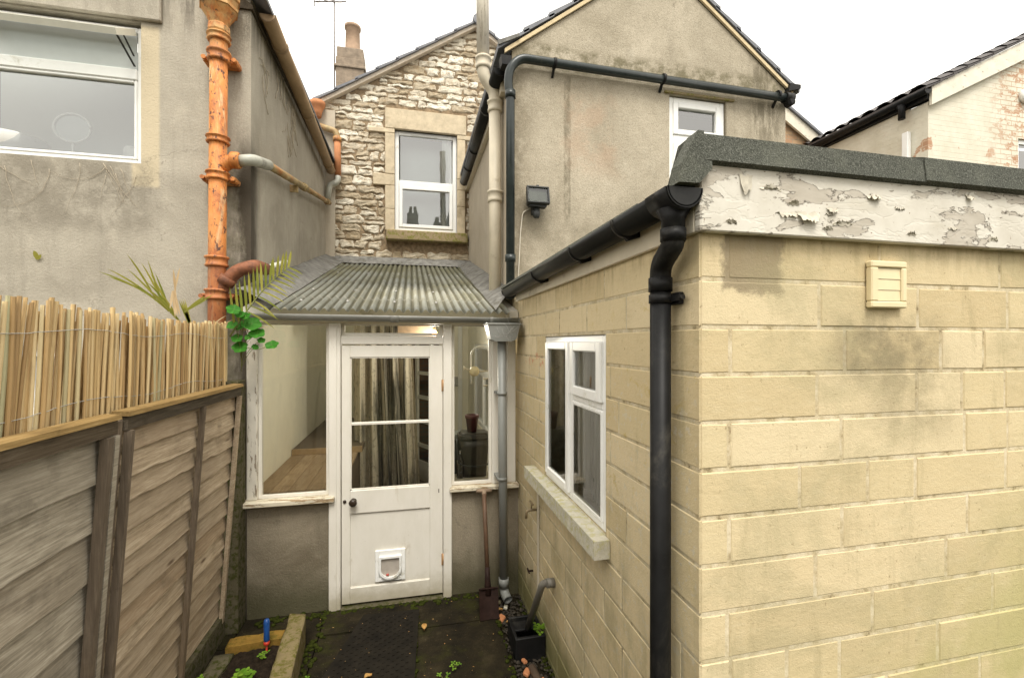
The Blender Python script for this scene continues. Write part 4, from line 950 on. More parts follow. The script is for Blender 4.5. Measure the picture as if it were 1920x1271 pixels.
# cat flap
d = MB(); cx, cz = -.157, .29; cy = dy + .0115
def rounded(w2, zt, zb, n=12): return [(cx-w2, zt), (cx+w2, zt)] + [(cx + w2*math.cos(-t*math.pi/n), zb + w2*.85*math.sin(-t*math.pi/n)) for t in range(n+1)]
for q in ((cx-.113, cx-.083, .175, .415), (cx+.083, cx+.113, .175, .415), (cx-.083, cx+.083, .355, .415), (cx-.083, cx+.083, .175, .20)): d.box(q[0], q[1], cy-.016, cy-.0005, q[2], q[3], .003)
d.box(cx-.083, cx+.083, cy-.006, cy-.0005, .20, .355)
o, i_ = rounded(.083, .37, .265), rounded(.068, .355, .268)
Ov = [d.bm.verts.new((p[0], cy-.034, p[1])) for p in o]; Iv = [d.bm.verts.new((p[0], cy-.034, p[1])) for p in i_]; Ob = [d.bm.verts.new((p[0], cy-.012, p[1])) for p in o]; Ib = [d.bm.verts.new((p[0], cy-.012, p[1])) for p in i_]
for k in range(len(o)):
    j = (k+1) % len(o); d.face([Ov[k], Ov[j], Iv[j], Iv[k]]); d.face([Ov[k], Ob[k], Ob[j], Ov[j]]); d.face([Iv[k], Iv[j], Ib[j], Ib[k]])
d.build('cat_flap', M['upvc'], door)
d = MB(); d.prism(i_, 'y', cy-.018, cy-.0155); d.build('flap_window', simple('grey_flap_plastic', (.42,.38,.33), .25), door)
d = MB(); d.prism(rounded(.069, .355, .268), 'y', cy-.0152, cy-.013); d.box(cx-.083, cx+.083, cy-.012, cy-.0115, .17, .176); d.build('flap_seal', M['lamp_black'], door)
d = MB(); d.box(cx-.03, cx-.01, cy-.03, cy-.019, .223, .235, .002); d.build('flap_latch', M['red'], door)
# corrugated roof
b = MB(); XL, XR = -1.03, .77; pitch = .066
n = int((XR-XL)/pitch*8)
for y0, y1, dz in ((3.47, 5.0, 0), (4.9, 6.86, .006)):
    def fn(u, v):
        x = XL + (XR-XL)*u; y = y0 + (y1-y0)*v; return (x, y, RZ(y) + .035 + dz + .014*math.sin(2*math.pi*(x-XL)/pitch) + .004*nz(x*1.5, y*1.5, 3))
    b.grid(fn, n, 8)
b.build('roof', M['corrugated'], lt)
for k, (x, y) in enumerate([(x, y) for y in (3.75, 4.3, 5.6) for x in (-.85, -.5, -.15, .2, .55)]):
    d = MB(); d.lathe([(.012,0), (.011,.006), (.005,.012)], (x + random.uniform(-.02,.02), y, RZ(y)+.047), 8); d.build('roof_screw', M['wire'], lt)
def flash(pts0, pts1, name, mat='lead'):
    b = MB(); m_ = len(pts0)-1
    def fn(u, v):
        i = min(int(u*m_), m_-1); t = u*m_ - i; a = Vector(pts0[i]).lerp(Vector(pts0[i+1]), t); c = Vector(pts1[i]).lerp(Vector(pts1[i+1]), t); p = a.lerp(c, v)
        p.z += .010*nz(p.x*7, p.y*5, 4) + .008*math.sin(v*3.14); return p
    b.grid(fn, 40, 5); b.build(name, M[mat], lt)
flash([(-1.195, 3.50, RZ(3.5)+.17), (-1.195, 6.88, RZ(6.88)+.16)], [(-.96, 3.48, RZ(3.5)+.05), (-.96, 6.88, RZ(6.88)+.052)], 'flashing')
flash([(.868, 3.87, RZ(3.87)+.16), (.868, 6.88, RZ(6.88)+.15)], [(.66, 3.52, RZ(3.5)+.05), (.70, 6.88, RZ(6.88)+.052)], 'flashing')
flash([(-1.2, 6.89, RZ(6.9)+.14), (.87, 6.89, RZ(6.9)+.14)], [(-1.1, 6.72, RZ(6.72)+.06), (.8, 6.72, RZ(6.72)+.06)], 'flashing')
b = MB(); b.prism([(3.60, RZ(3.6)-.03), (6.88, RZ(6.88)-.03), (6.88, RZ(6.88)+.02), (3.60, RZ(3.6)+.02)], 'x', -1.19, -1.05); b.prism([(3.60, RZ(3.6)-.03), (6.88, RZ(6.88)-.03), (6.88, RZ(6.88)+.02), (3.60, RZ(3.6)+.02)], 'x', .79, .865)
for y in (4.6, 5.7, 6.8): b.box(-1.05, .79, y, y+.05, RZ(y)-.05, RZ(y)+.012)
b.build('rafter', M['white_paint'], lt)
# painted inside faces
b = MB(); b.prism([(3.73, 0), (6.86, 0), (6.86, RZ(6.86)-.04), (3.73, RZ(3.73)-.04)], 'x', -1.199, -1.186); b.build('inner_wall', M['cream_plaster'], lt)
b = MB(); b.holed('x', .856, .869, 3.73, 6.86, 0, 2.2, [(4.75, 6.2, .95, 2.0)]); b.prism([(3.73, 2.2), (6.86, 2.2), (6.86, RZ(6.86)-.04)], 'x', .856, .869); b.build('inner_wall', M['cream_plaster'], lt)
b = MB(); b.holed('y', 6.86, 6.92, -1.186, .856, 0, 2.1, [(-.42, .42, 0, 2.05)]); b.box(-1.186, .856, 6.86, 6.92, 2.1, RZ(6.86)-.03); b.build('inner_wall', M['cream_plaster'], lt)
casement(lt, 'x', .862, 4.75, 6.2, .95, 2.0, .06, .06, -1, 'upvc', [(4.81, 6.14, 1.60, 1.67), (5.45, 5.51, 1.01, 1.6)], [(4.81, 6.14, 1.67, 1.95), (4.81, 5.45, 1.01, 1.6), (5.51, 6.14, 1.01, 1.6)])
b = MB(); b.box(-.9, .9, 7.25, 9.0, -.05, .0); b.build('inner_floor', M['platform'], lt)
b = MB(); b.box(-1.186, .856, 3.74, 6.86, -.09, .004); b.build('inner_floor', M['platform'], lt)
b = MB(); b.box(-.6, .6, 8.0, 8.05, 0, 2.4); b.box(-.55, -.5, 6.93, 8.0, 0, 2.4); b.box(.5, .55, 6.93, 8.0, 0, 2.4); b.box(-.6, .6, 6.93, 8.05, 2.4, 2.45); b.build('brick_recess', M['brick_dark'], lt)
b = MB()
for q in ((.02,.06,.02,2.03), (.02,.3,.0,.0)): pass
DO = Matrix.Translation((.06, 6.80, 0)) @ Matrix.Rotation(R(-62), 4, 'Z')
for q in ((0,.06,.02,2.0), (.40,.46,.02,2.0)): b.box(q[0], q[1], 0, .035, q[2], q[3], 0, DO)
for z in (.02, .5, .85, 1.2, 1.55, 1.93): b.box(.06, .40, .004, .03, z, z+.05 if z > .1 else .3, 0, DO)
b.build('glazed_inner_door', M['white_paint'], lt)

cu = thing('curtain', 'cream curtain with a black floral pattern seen through the door glass', 'curtain', (-.3, 5.2, 0))
b = MB()
def fn(u, v):
    x = -.62 + u*(.62 + .10*(1-v)) ; ph = u*2*math.pi*5.5 + .5*math.sin(v*2+u*9); return (x, 5.2 + .075*math.sin(ph) + .02*math.sin(ph*2.3+1), .35 + v*1.86)
b.grid(fn, 150, 6); b.build('cloth', M['curtain'], cu)
b = MB(); b.tube([(-.75, 5.2, 2.24), (.3, 5.2, 2.24)], .01, 8); b.build('rail', M['wire'], cu)

be = thing('bench', 'long boarded bench along the cream wall inside the porch', 'bench', (-.9, 5, 0))
b = MB()
for k in range(5): b.t(); x0 = -1.184 + k*.128; b.box(x0, x0+.125, 3.76, 6.84, .845, .872, .002)
b.build('top', M['bench'], be)
b = MB(); b.box(-1.184, -.545, 3.78, 3.80, .0, .844); b.box(-.58, -.545, 3.81, 6.84, .0, .844); b.build('support', M['platform'], be)
pf = thing('raised_board', 'grey brown board with a pale front edge lying on the porch bench', 'board', (-.9, 5.2, .87))
b = MB(); b.box(-1.18, -.50, 4.95, 6.84, .874, .93); b.build('top', M['platform'], pf)
b = MB(); b.box(-1.18, -.50, 4.925, 4.948, .874, .932); b.build('front_edge', M['mdf'], pf)
bo = MB(); bo.box(-.13, .23, 4.62, 4.64, 2.06, 2.34); tag(bo.build('hanging_board', M['flyboard']), 'brown board hung above the porch door beside the lit bulb', 'board')
lb = thing('light_bulb', 'small lit bulb glowing above the porch door', 'lamp', (.225, 4.55, 2.16))
b = MB(); b.lathe([(.010,.030), (.016,.022), (.026,.008), (.029,-.008), (.024,-.024), (.012,-.034)], (.225, 4.5, 2.115), 16); b.build('bulb', M['bulb'], lb)
ld = bpy.data.lights.new('bulb_light', 'POINT'); ld.energy = 9; ld.color = (1, .93, .80); ld.shadow_soft_size = .03
lo_ = bpy.data.objects.new('bulb_light', ld); C.objects.link(lo_); lo_.location = (.225, 4.5, 2.05); put(lo_, lb)
b = MB(); b.lathe([(.016,2.15), (.016,2.20)], (.225, 4.5, 0), 12); b.tube([(.225,4.5,2.2), (.225,4.5,2.42)], .004, 6); b.build('holder', M['upvc'], lb)

def tapered(b, cx, cy, z0, z1, wx0, wx1, wy0, wy1, n=28, p=5):
    rings = []
    for t in range(5):
        u = t/4; z = z0 + (z1-z0)*u; wx, wy = wx0+(wx1-wx0)*u, wy0+(wy1-wy0)*u; ring = []
        for k in range(n):
            a = 2*math.pi*k/n; c, s_ = math.cos(a), math.sin(a); q = (abs(c)**p + abs(s_)**p)**(-1/p); ring.append(b.bm.verts.new((cx + wx*c*q, cy + wy*s_*q, z)))
        rings.append(ring)
    for i in range(4):
        for k in range(n):
            f = b.face([rings[i][k], rings[i][(k+1)%n], rings[i+1][(k+1)%n], rings[i+1][k]]); f.smooth = True
    b.face(rings[0][::-1]); b.face(rings[-1])
ca = thing('food_caddy', 'dark brown lidded food waste caddy with a lowered handle on the porch sill', 'bin', (.53, 3.87, .87))
b = MB(); tapered(b, .53, 3.87, .876, 1.20, .105, .128, .085, .105); b.build('bucket', M['caddy'], ca)
b = MB(); tapered(b, .53, 3.87, 1.201, 1.235, .142, .135, .118, .112); tapered(b, .53, 3.87, 1.2355, 1.25, .125, .11, .10, .09); b.build('lid', M['caddy'], ca)
b = MB(); b.tube(bend([(.385, 3.87, 1.19), (.382, 3.80, 1.10), (.39, 3.755, .995), (.53, 3.735, .975), (.67, 3.755, .995), (.678, 3.80, 1.10), (.675, 3.87, 1.19)], .05), .007, 8); b.build('handle', M['lamp_black'], ca)
fp = thing('flowerpot', 'dark red plastic flowerpot standing on the caddy lid', 'flowerpot', (.515, 3.86, 1.25))
b = MB(); b.lathe([(.041,1.252), (.054,1.365), (.06,1.367), (.062,1.395), (.054,1.396), (.048,1.33), (.036,1.27)], (.515, 3.86, 0), 22); b.build('body', M['pot'], fp)
tb = thing('bin', 'dark grey bin half hidden by the door jamb left of the caddy', 'bin', (.33, 4.0, .8))
b = MB(); tapered(b, .345, 4.02, .0, 1.17, .09, .11, .09, .11); b.build('body', M['lamp_black'], tb)
b = MB(); tapered(b, .345, 4.02, 1.172, 1.215, .12, .10, .12, .1); b.build('lid', simple('grey_green_lid', (.13,.14,.12), .5), tb)
bt = MB(); bt.lathe([(.028,.876), (.03,.89), (.03,1.02), (.012,1.07), (.012,1.11)], (.405, 3.80, 0), 14); tag(bt.build('bottle', M['bottle']), 'dark glass bottle between the two bins on the porch sill', 'bottle')
ws = thing('shelf', 'wooden shelf under the caddy inside the right porch window', 'shelf', (.58, 3.9, .85))
b = MB(); b.box(.32, .855, 3.755, 4.1, .845, .875, .003); b.build('board', M['cream_board'], ws)
ml = thing('wall_lamp', 'old white globe wall lamp behind the right porch pane', 'wall lamp', (.62, 4.0, 1.75))
b = MB(); b.lathe([(.0,-.045), (.03,-.036), (.044,-.012), (.044,.012), (.03,.036), (.0,.045)], (.535, 3.86, 1.77), 18, cap=False); b.build('globe', M['vent'], ml)
b = MB(); b.tube([(.44,3.85,1.80), (.50,3.855,1.78)], .008, 8); b.tube([(.57,3.87,1.765), (.66,3.9,1.77)], .007, 8); b.lathe([(.016,-.008), (.016,.008)], (.445,3.85,1.80), 10, 'x'); b.tube([(.62, 3.9, 1.70), (.855, 3.92, 1.70)], .008, 8); b.tube([(.62, 3.9, 1.64), (.855, 3.92, 1.64)], .008, 8); b.build('arm', M['cream_pipe'], ml)
b = MB(); b.tube([(.515,3.93,1.66)] + [(.60 - .085*math.cos(t*math.pi/10), 3.93, 1.90 + .09*math.sin(t*math.pi/10)) for t in range(11)] + [(.685,3.93,1.66)], .008, 8); b.build('hoop', M['upvc'], ml)
em = thing('meter_box', 'pale electrical switch boxes on the cream wall inside the porch', 'switch box', (.55, 6.8, 1.5))
b = MB(); b.box(.44, .57, 6.80, 6.858, 1.38, 1.62, .008); b.build('box', M['vent'], em)
b = MB(); b.box(.59, .70, 6.81, 6.858, 1.36, 1.5, .008); b.build('box', M['wire'], em)
b = MB(); b.box(.70, .76, 6.82, 6.857, .02, 2.9); b.build('conduit', M['upvc'], em)

# porch gutter, hopper, grey downpipe
g = thing('rain_gutter', 'grey half-round gutter along the front of the porch roof', 'gutter', (-.15, 3.5, 2.2))
A, E = Vector((-1.125, 3.50, 2.225)), Vector((.845, 3.50, 2.215)); b = MB(); half_gutter(b, A, E, .045, .004); b.build('channel', M['grey_gutter'], g)
b = MB(); union(b, (-.12, 3.50, 2.22), E-A, .046, .06); b.build('joint', M['grey_gutter'], g)
b = MB(); union(b, (.62, 3.50, 2.217), E-A, .046, .03); b.build('joint', M['grey_gutter'], g)
dp = thing('drainpipe', 'grey plastic downpipe with a box hopper beside the block wall', 'drainpipe', (.70, 3.46, 0))
b = MB(); O = [(.566, 2.172), (.83, 2.172), (.795, 2.045), (.76, 2.028), (.63, 2.028), (.595, 2.045)]; b.prism(O, 'y', 3.37, 3.53); b.box(.560, .836, 3.364, 3.536, 2.155, 2.166, .002)
b.build('hopper', M['grey_pipe'], dp)
b = MB(); b.tube([(.695, 3.455, 2.03), (.712, 3.455, .13)], .034, 18); b.build('pipe', M['grey_pipe'], dp)
b = MB(); b.tube(bend([(.712, 3.455, .15), (.714, 3.455, .06), (.73, 3.38, .035)], .05, 6), .035, 18, cap=False); b.tube(bend([(.712, 3.455, .15), (.714, 3.455, .06), (.73, 3.381, .035)], .05, 6), .029, 18, cap=False); b.lathe([(.040,.10), (.040,.17)], (.712,3.455,0), 18); b.build('shoe', M['grey_pipe'], dp)
b = MB()
for z in (1.62, .95): b.lathe([(.039,-.012), (.039,.012)], (.699, 3.455, z), 16); b.box(.66, .735, 3.485, 3.6, z-.01, z+.01)
b.build('pipe_clip', M['grey_pipe'], dp)
for nw, lab, rng in ((16, 'dusty cobweb strung across the grey box hopper', (.62,.86,3.34,3.362,2.05,2.19)),):
    b = MB(); hub = None
    for k in range(nw):
        a = Vector((random.uniform(*rng[:2]), random.uniform(*rng[2:4]), random.uniform(*rng[4:6]))); c = a + Vector((random.uniform(-.1,.1), random.uniform(-.015,.01), random.uniform(-.12,.12)))
        m_ = (a+c)/2 - Vector((0,0,random.uniform(.01,.04))); b.tube(bend([a, m_, c], .1, 4), .0007, 4)
    tag(b.build('cobweb', M['web']), lab, 'cobweb')

# ------------------------------------------------------------------ small fittings on the side wall
tp = thing('garden_tap', 'small brass tap on a thin pipe below the extension window sill', 'tap', (.86, 3.04, .85))
b = MB(); b.tube([(.87, 3.04, .845), (.80, 3.04, .845)], .009, 10); b.tube(bend([(.82,3.04,.845), (.79,3.04,.84), (.785,3.04,.79)], .02), .009, 10); b.build('spout', M['brass'], tp)
b = MB(); b.tube([(.825,3.04,.845), (.825,3.04,.895)], .006, 8); b.obox((.825,3.0,.895), (.825,3.08,.895), .012, .009); b.build('handle', M['brass'], tp)
b = MB(); b.box(.862, .868, 2.99, 3.03, .2, 1.04); b.build('pipe_cover', M['cream_board'], tp)
b = MB(); b.tube([(.87,3.16,.355), (.83,3.16,.355)], .007, 8); b.obox((.835,3.13,.355), (.835,3.19,.36), .01, .008); tag(b.build('wall_hook', M['iron_brown']), 'small rusty hook on the block wall below the tap', 'hook')
wp = thing('waste_pipe', 'grey waste pipe bending from the block wall into the black gully', 'drainpipe', (.84, 2.65, .5))
b = MB(); b.tube(bend([(.872, 2.66, .53), (.80, 2.68, .525), (.775, 2.95, .08)], .05, 6), .0215, 14); b.build('pipe', M['old_waste'], wp)
b = MB(); b.lathe([(.028,-.05), (.028,0)], (.868, 2.66, .53), 14, 'x'); b.build('collar', M['old_waste'], wp)
gl = thing('drain_gully', 'square black plastic gully with a cover below the waste pipe', 'drain', (.76, 3.0, 0))
b = MB(); b.box(.66, .862, 2.82, 2.838, -.06, .10, .004); b.box(.66, .862, 3.05, 3.068, -.06, .10, .004); b.box(.66, .678, 2.838, 3.05, -.06, .10, .004); b.box(.844, .862, 2.838, 3.05, -.06, .10, .004); b.box(.678,.844,2.838,3.05,-.06,-.03); b.build('box', M['black_plastic'], gl)
b = MB(); b.box(.68, .842, 2.95, 3.046, .06, .075, .003); b.box(.68,.842,2.84,2.88,.06,.075,.003); b.build('grate', M['black_plastic'], gl)
b = MB(); b.tube([(.74, 2.72, -.02), (.79, 2.25, -.03)], .025, 12); tag(b.build('old_pipe', simple('brown_old_pipe', (.11,.075,.05), .6)), 'length of brown pipe lying in the debris channel', 'pipe')
for k in range(7):
    x, y = random.uniform(.65,.84), random.uniform(2.5,3.5); b = MB(); s_ = random.uniform(.02,.045); b.box(-s_, s_, -s_*.7, s_*.7, -s_*.5, s_*.5, s_*.25, Matrix.Translation((x,y,-.03)) @ Matrix.Rotation(random.random()*3, 4, 'Z') @ Matrix.Rotation(.3, 4, 'X'))
    tag(b.build('rubble_piece', random.choice((M['concrete_green'], M['lichen_sill'], M['terracotta']))), 'broken piece of stone in the debris channel by the gully', 'stone', 'broken stones in the channel')

# shovel
sv_ = thing('shovel', 'old square shovel with a dark blade leaning under the porch sill', 'shovel', (.555, 3.25, 0))
b = MB()
def fn(u, v):
    x = .487 + u*.142; z = .004 + v*.20; y = 3.215 + v*.055 + .02*(1-(2*u-1)**2)*(.5+.5*v) ; return (x, y, z)
b.grid(fn, 12, 6); b.grid(lambda u, v: tuple(a+c for a, c in zip(fn(u, v), (0,-.004,0))), 12, 6); b.tube([(.557, 3.285, .15), (.558, 3.31, .26), (.560, 3.335, .33)], [.03,.02,.019], 10); b.obox((.485,3.268,.204), (.631,3.268,.204), .012, .006); b.build('blade', M['iron_brown'], sv_)
b = MB(); b.tube([(.559, 3.325, .30), (.562, 3.43, .60), (.565, 3.515, .83)], .0165, 12); b.build('shaft', M['shaft'], sv_)
b = MB(); b.tube([(.505, 3.52, .845), (.625, 3.52, .842)], .015, 10); b.tube([(.565,3.512,.80), (.565,3.52,.845)], .020, 10); b.build('grip', M['grip'], sv_)

# ------------------------------------------------------------------ ground items
mt = thing('rubber_mat', 'dark studded rubber mat on the mossy paving before the door', 'mat', (-.1, 2.9, 0))
b = MB(); P = [(-.34, 3.46), (.06, 3.44), (-.02, 2.0), (-.78, 2.0)]; b.prism(P, 'z', .008, .018)
for i in range(30):
    for j in range(26):
        x = -.75 + i*.029; y = 2.03 + j*.055 + (.027 if i % 2 else 0)
        lo = -.78 + (y-2.0)/1.46*.44; hi = -.02 + (y-2.0)/1.44*.08
        if lo + .03 < x < hi - .03 and y < 3.41: b.obox((x-.009, y, .0195), (x+.009, y+.004, .0195), .009, .004)
b.build('sheet', M['mat_rubber'], mt)
def rough_block(pts, z0, z1, mat, name, sub=10, amp=.008):
    """concrete length with worn faces: pts is the plan outline of 4 corners"""
    b = MB(); P = [Vector((*p, 0)) for p in pts]
    def top(u, v):
        p = P[0].lerp(P[1], u).lerp(P[3].lerp(P[2], u), v); e = min(u, 1-u, v*.6, (1-v)*.6)
        return (p.x + amp*nz(p.x*9, p.y*9, 1), p.y + amp*nz(p.x*9, p.y*9, 4), z1 + amp*1.2*nz(p.x*12, p.y*12, 9) - (.012 if e < .02 else 0))
    b.grid(top, sub, 24)
    for a, c in ((0,1), (1,2), (2,3), (3,0)):
        def side(u, v, a=a, c=c):
            p = P[a].lerp(P[c], u); q = (1 + 0*v); k = amp*nz(p.x*9, p.y*9, v*3)
            return (p.x + amp*nz(p.x*9, p.y*9, 1), p.y + amp*nz(p.x*9, p.y*9, 4), z0 + (z1-.006-z0)*v + amp*1.2*nz(p.x*12, p.y*12, 9)*v)
        b.grid(side, 20, 4)
    return b.build(name, M[mat])
tag(rough_block([(-.80,3.30), (-.695,3.27), (-.60,2.20), (-.735,2.20)], -.08, .185, 'kerb_stone', 'edging_kerb'), 'mossy concrete kerb edging the small planting bed on its yard side', 'kerb')
tag(rough_block([(-1.115,3.16), (-.80,3.19), (-.80,3.10), (-1.115,3.07)], -.08, .15, 'ochre_board', 'edging_board'), 'ochre lichen covered board across the back of the planting bed', 'board')
tag(rough_block([(-1.17,3.06), (-1.06,3.06), (-1.09,2.20), (-1.19,2.20)], -.08, .12, 'concrete_green', 'edging_kerb'), 'dark green mossy kerb along the foot of the fence beside the bed', 'kerb')
b = MB(); b.grid(lambda u, v: (-1.1 + u*.42, 2.2 + v*.9, .10 + .02*nz(u*9, v*14, 2) + .008*nz(u*30, v*50, 2)), 36, 70); bo = b.build('soil', M['soil']); bo['kind'] = 'structure'
tl_ = thing('hand_tool', 'blue handled garden tool stuck upright in the bed', 'hand tool', (-.875, 3.05, .1))
b = MB(); b.lathe([(.013,.165), (.018,.18), (.016,.23), (.018,.28), (.015,.30), (.006,.306)], (-.875, 3.05, 0), 14); b.build('handle', M['blue'], tl_)
b = MB(); b.lathe([(.014,.145), (.018,.15), (.018,.163), (.013,.168)], (-.875, 3.05, 0), 14); b.tube([(-.875,3.05,.06), (-.875,3.05,.15)], .006, 8); b.build('collar', M['red'], tl_)

def weed(x, y, z, n, s, label, group=None):
    o = thing('weed', label, 'weed', (x, y, z), group); b = MB(); st = MB()
    for k in range(n):
        a = random.random()*6.28; r = random.uniform(.15, 1)*s; h = random.uniform(.4, 1.2)*s; c = Vector((x + r*math.cos(a), y + r*math.sin(a), z + h)); b.t()
        st.tube([(x, y, z), (x + .5*r*math.cos(a), y + .5*r*math.sin(a), z + h*.75), c], .0011, 4)
        for j in range(3):
            t = a + j*2.09; q = c + Vector((math.cos(t), math.sin(t), .15))*s*.28; d_ = Vector((math.cos(t), math.sin(t), random.uniform(-.1,.3)))*s*.28; p_ = Vector((-math.sin(t), math.cos(t), 0))*s*.24
            b.poly([c, q + p_*.9, q + d_*.8 + p_*.45, q + d_, q + d_*.8 - p_*.45, q - p_*.9])
    st.build('stem', M['stem'], o); b.build('leaf', M['weed'], o, False)
weed(-.935, 2.80, .10, 16, .055, 'largest bright green weed in the middle of the planting bed')
weed(-.90, 2.72, .10, 9, .045, 'green weed at the near end of the bed by the large weed')
weed(-.88, 2.98, .10, 5, .035, 'tiny weed seedling beside the blue handled tool')
weed(-1.14, 2.78, .12, 7, .04, 'weed sprouting on the mossy kerb at the fence foot')
weed(-.585, 2.83, .006, 5, .03, 'small green weed at the foot of the bed kerb')
weed(.27, 2.78, .006, 5, .03, 'small weed in the paving right of the mat, nearer the gully')
weed(.19, 2.70, .006, 4, .03, 'small weed in the paving beside the mat edge')
weed(.835, 2.86, .08, 8, .05, 'green weed growing behind the black gully')
for i, (x, y, lab) in enumerate(((-.25, 2.80, 'curled brown fallen leaf on the rubber mat'), (.09, 3.2, 'small dry leaf on the paving before the door'), (.66, 3.35, 'dry leaf in the channel beside the grey downpipe shoe'), (.70, 3.18, 'brown leaf lying above the black gully'))):
    b = MB(); a0 = random.random()*6; s_ = .028
    b.grid(lambda u, v: (x + s_*((u-.5)*2*math.cos(a0) - (v-.5)*1.3*math.sin(u*3.14)*math.sin(a0)), y + s_*((u-.5)*2*math.sin(a0) + (v-.5)*1.3*math.sin(u*3.14)*math.cos(a0)), (.022 if i < 2 else -.02) + .014*abs(v-.5)*2 + .006*math.sin(u*5)), 8, 4)
    tag(b.build('fallen_leaf', M['dry_leaf'], None, False), lab, 'leaf')
b = MB()
for k in range(90):
    x, y = random.uniform(-.7, .62), random.uniform(2.2, 3.55); s_ = random.uniform(.002, .007); b.t(); z = .019 if (-.5 < x < .0) else .007
    a = random.random()*3; b.poly([(x+s_*math.cos(a), y+s_*math.sin(a), z), (x+s_*.5*math.cos(a+1.6), y+s_*.5*math.sin(a+1.6), z+s_*.5), (x-s_*math.cos(a), y-s_*math.sin(a), z+.001), (x-s_*.5*math.cos(a+1.6), y-s_*.5*math.sin(a+1.6), z+s_*.3)])
tag(b.build('leaf_litter', M['dry_leaf'], None, False), 'fine scattered leaf litter on the dark paving', 'litter', kind='stuff')

b = MB(); M['moss'] = simple('dark_green_moss', (.028,.034,.006), .98, .5, 60, 1, spec=.05)
spots = [(random.uniform(-1.1,.6), 3.56 + random.gauss(0,.025)) for k in range(170)] + [(random.choice((-.62,.02,.62)) + random.gauss(0,.012), random.uniform(2.3,3.55)) for k in range(190)] + [(-.66 + random.gauss(0,.02), random.uniform(2.3,3.3)) for k in range(90)] + [(.845 + random.gauss(0,.012), random.uniform(2.2,3.5)) for k in range(90)]
for x, y in spots:
    r = random.uniform(.006, .022); b.t(); b.lathe([(r, -.004), (r*.8, r*.3), (r*.35, r*.5)], (x, min(y, 3.60), .0 if x < .63 else -.045), 6, smooth=True)
tag(b.build('moss', M['moss']), 'dark moss cushions along the paving joints and wall feet', 'moss', kind='stuff')

# ------------------------------------------------------------------ fence
LEAN = .075
def fx(z, z1=1.72): return -1.17 - LEAN*(z1 - z)
def fence_panel(y0, y1, ztop, label, mats, battens, ns, wav, dark_top, off=0):
    s = MB(); zb = .16; H = ztop - .06 - zb; st = H/ns
    for k in range(ns):
        s.t(); z0 = zb + k*st; sd = random.uniform(0, 50); am = wav * (1 + (4.2 if k in (ns-2, ns-3) else 0)); hh = st*1.28
        def lower(y): return z0 + am*(nz(y*2.4, sd, 1)*1.6 + .5*nz(y*8, sd, 3)) + .01*(y-y0)*random.uniform(-.0, .0)
        def fn(u, v):
            y = y0 + .01 + (y1-y0-.02)*u; zl = lower(y); z = zl + (z0 + hh - zl)*v; return (fx(z) + off + .010 - .031*v + .004*nz(y*3, z*6, sd), y, z)
        s.grid(fn, 46, 4, True)
        def fn2(u, v):
            y = y0 + .01 + (y1-y0-.02)*u; zl = lower(y); return (fx(zl) + off + .010 - .025*v, y, zl + .001)
        s.grid(fn2, 46, 1, False)
    o = s.build('panel', M[mats], fence); o['label'] = label
    for y, wdt, m_, tk in battens:
        b = MB(); b.t(); b.prism([(fx(zb)+off+.012, zb-.05), (fx(zb)+off+.012+tk, zb-.05), (fx(ztop-.075)+off+.012+tk, ztop-.075), (fx(ztop-.075)+off+.012, ztop-.075)], 'y', y-wdt/2, y+wdt/2); b.build('batten', M[m_], o)
    b = MB(); b.t(); z = ztop; b.prism([(fx(z)+off-.03, z-.072), (fx(z)+off+.022, z-.072), (fx(z)+off+.024, z-.012), (fx(z)+off-.03, z-.012)], 'y', y0, y1); b.build('top_rail', M[dark_top], o)
    b = MB(); b.t(); b.prism([(fx(z)+off-.035, z-.011), (fx(z)+off+.036, z-.013), (fx(z)+off+.032, z+.006), (fx(z)+off-.03, z+.010)], 'y', y0-.01, y1+.005); b.build('capping', M['fence_cap'], o)
    return o
fence = thing('fence', 'weathered timber lap fence of two leaning panels below the bamboo screen', 'fence', (-1.2, 2, 0))
fence_panel(.35, 2.10, 1.725, 'near grey weathered fence panel of wide boards under the bamboo', 'fence_grey', [(2.04, .034, 'dark_batten', .030), (2.085, .028, 'fence_grey', .026), (1.1, .04, 'dark_batten', .03)], 8, .004, 'fence_cap_dark')
fence_panel(2.165, 3.44, 1.728, 'wavy edged brown fence panel nearest the porch', 'fence_brown', [(2.18, .022, 'dark_batten', .03), (2.87, .030, 'dark_batten', .022), (3.42, .03, 'fence_brown', .024)], 13, .004, 'fence_cap_dark')
b = MB(); b.t(); b.prism([(fx(0)-.06, 0), (fx(0)+.02, 0), (fx(1.70)+.012, 1.70), (fx(1.70)-.06, 1.70)], 'y', 2.107, 2.158); b.build('post', M['dark_batten'], fence)
b = MB(); b.prism([(fx(0)-.02, -.1), (fx(0)+.05, -.1), (fx(.14)+.035, .145), (fx(.14)-.02, .145)], 'y', .35, 3.50); b.build('gravel_board', M['concrete_green'], fence)
b = MB(); b.t(); b.box(-1.37, -1.172, 3.452, 3.60, 0, 1.75, .004); b.build('post', M['concrete_green'], fence)

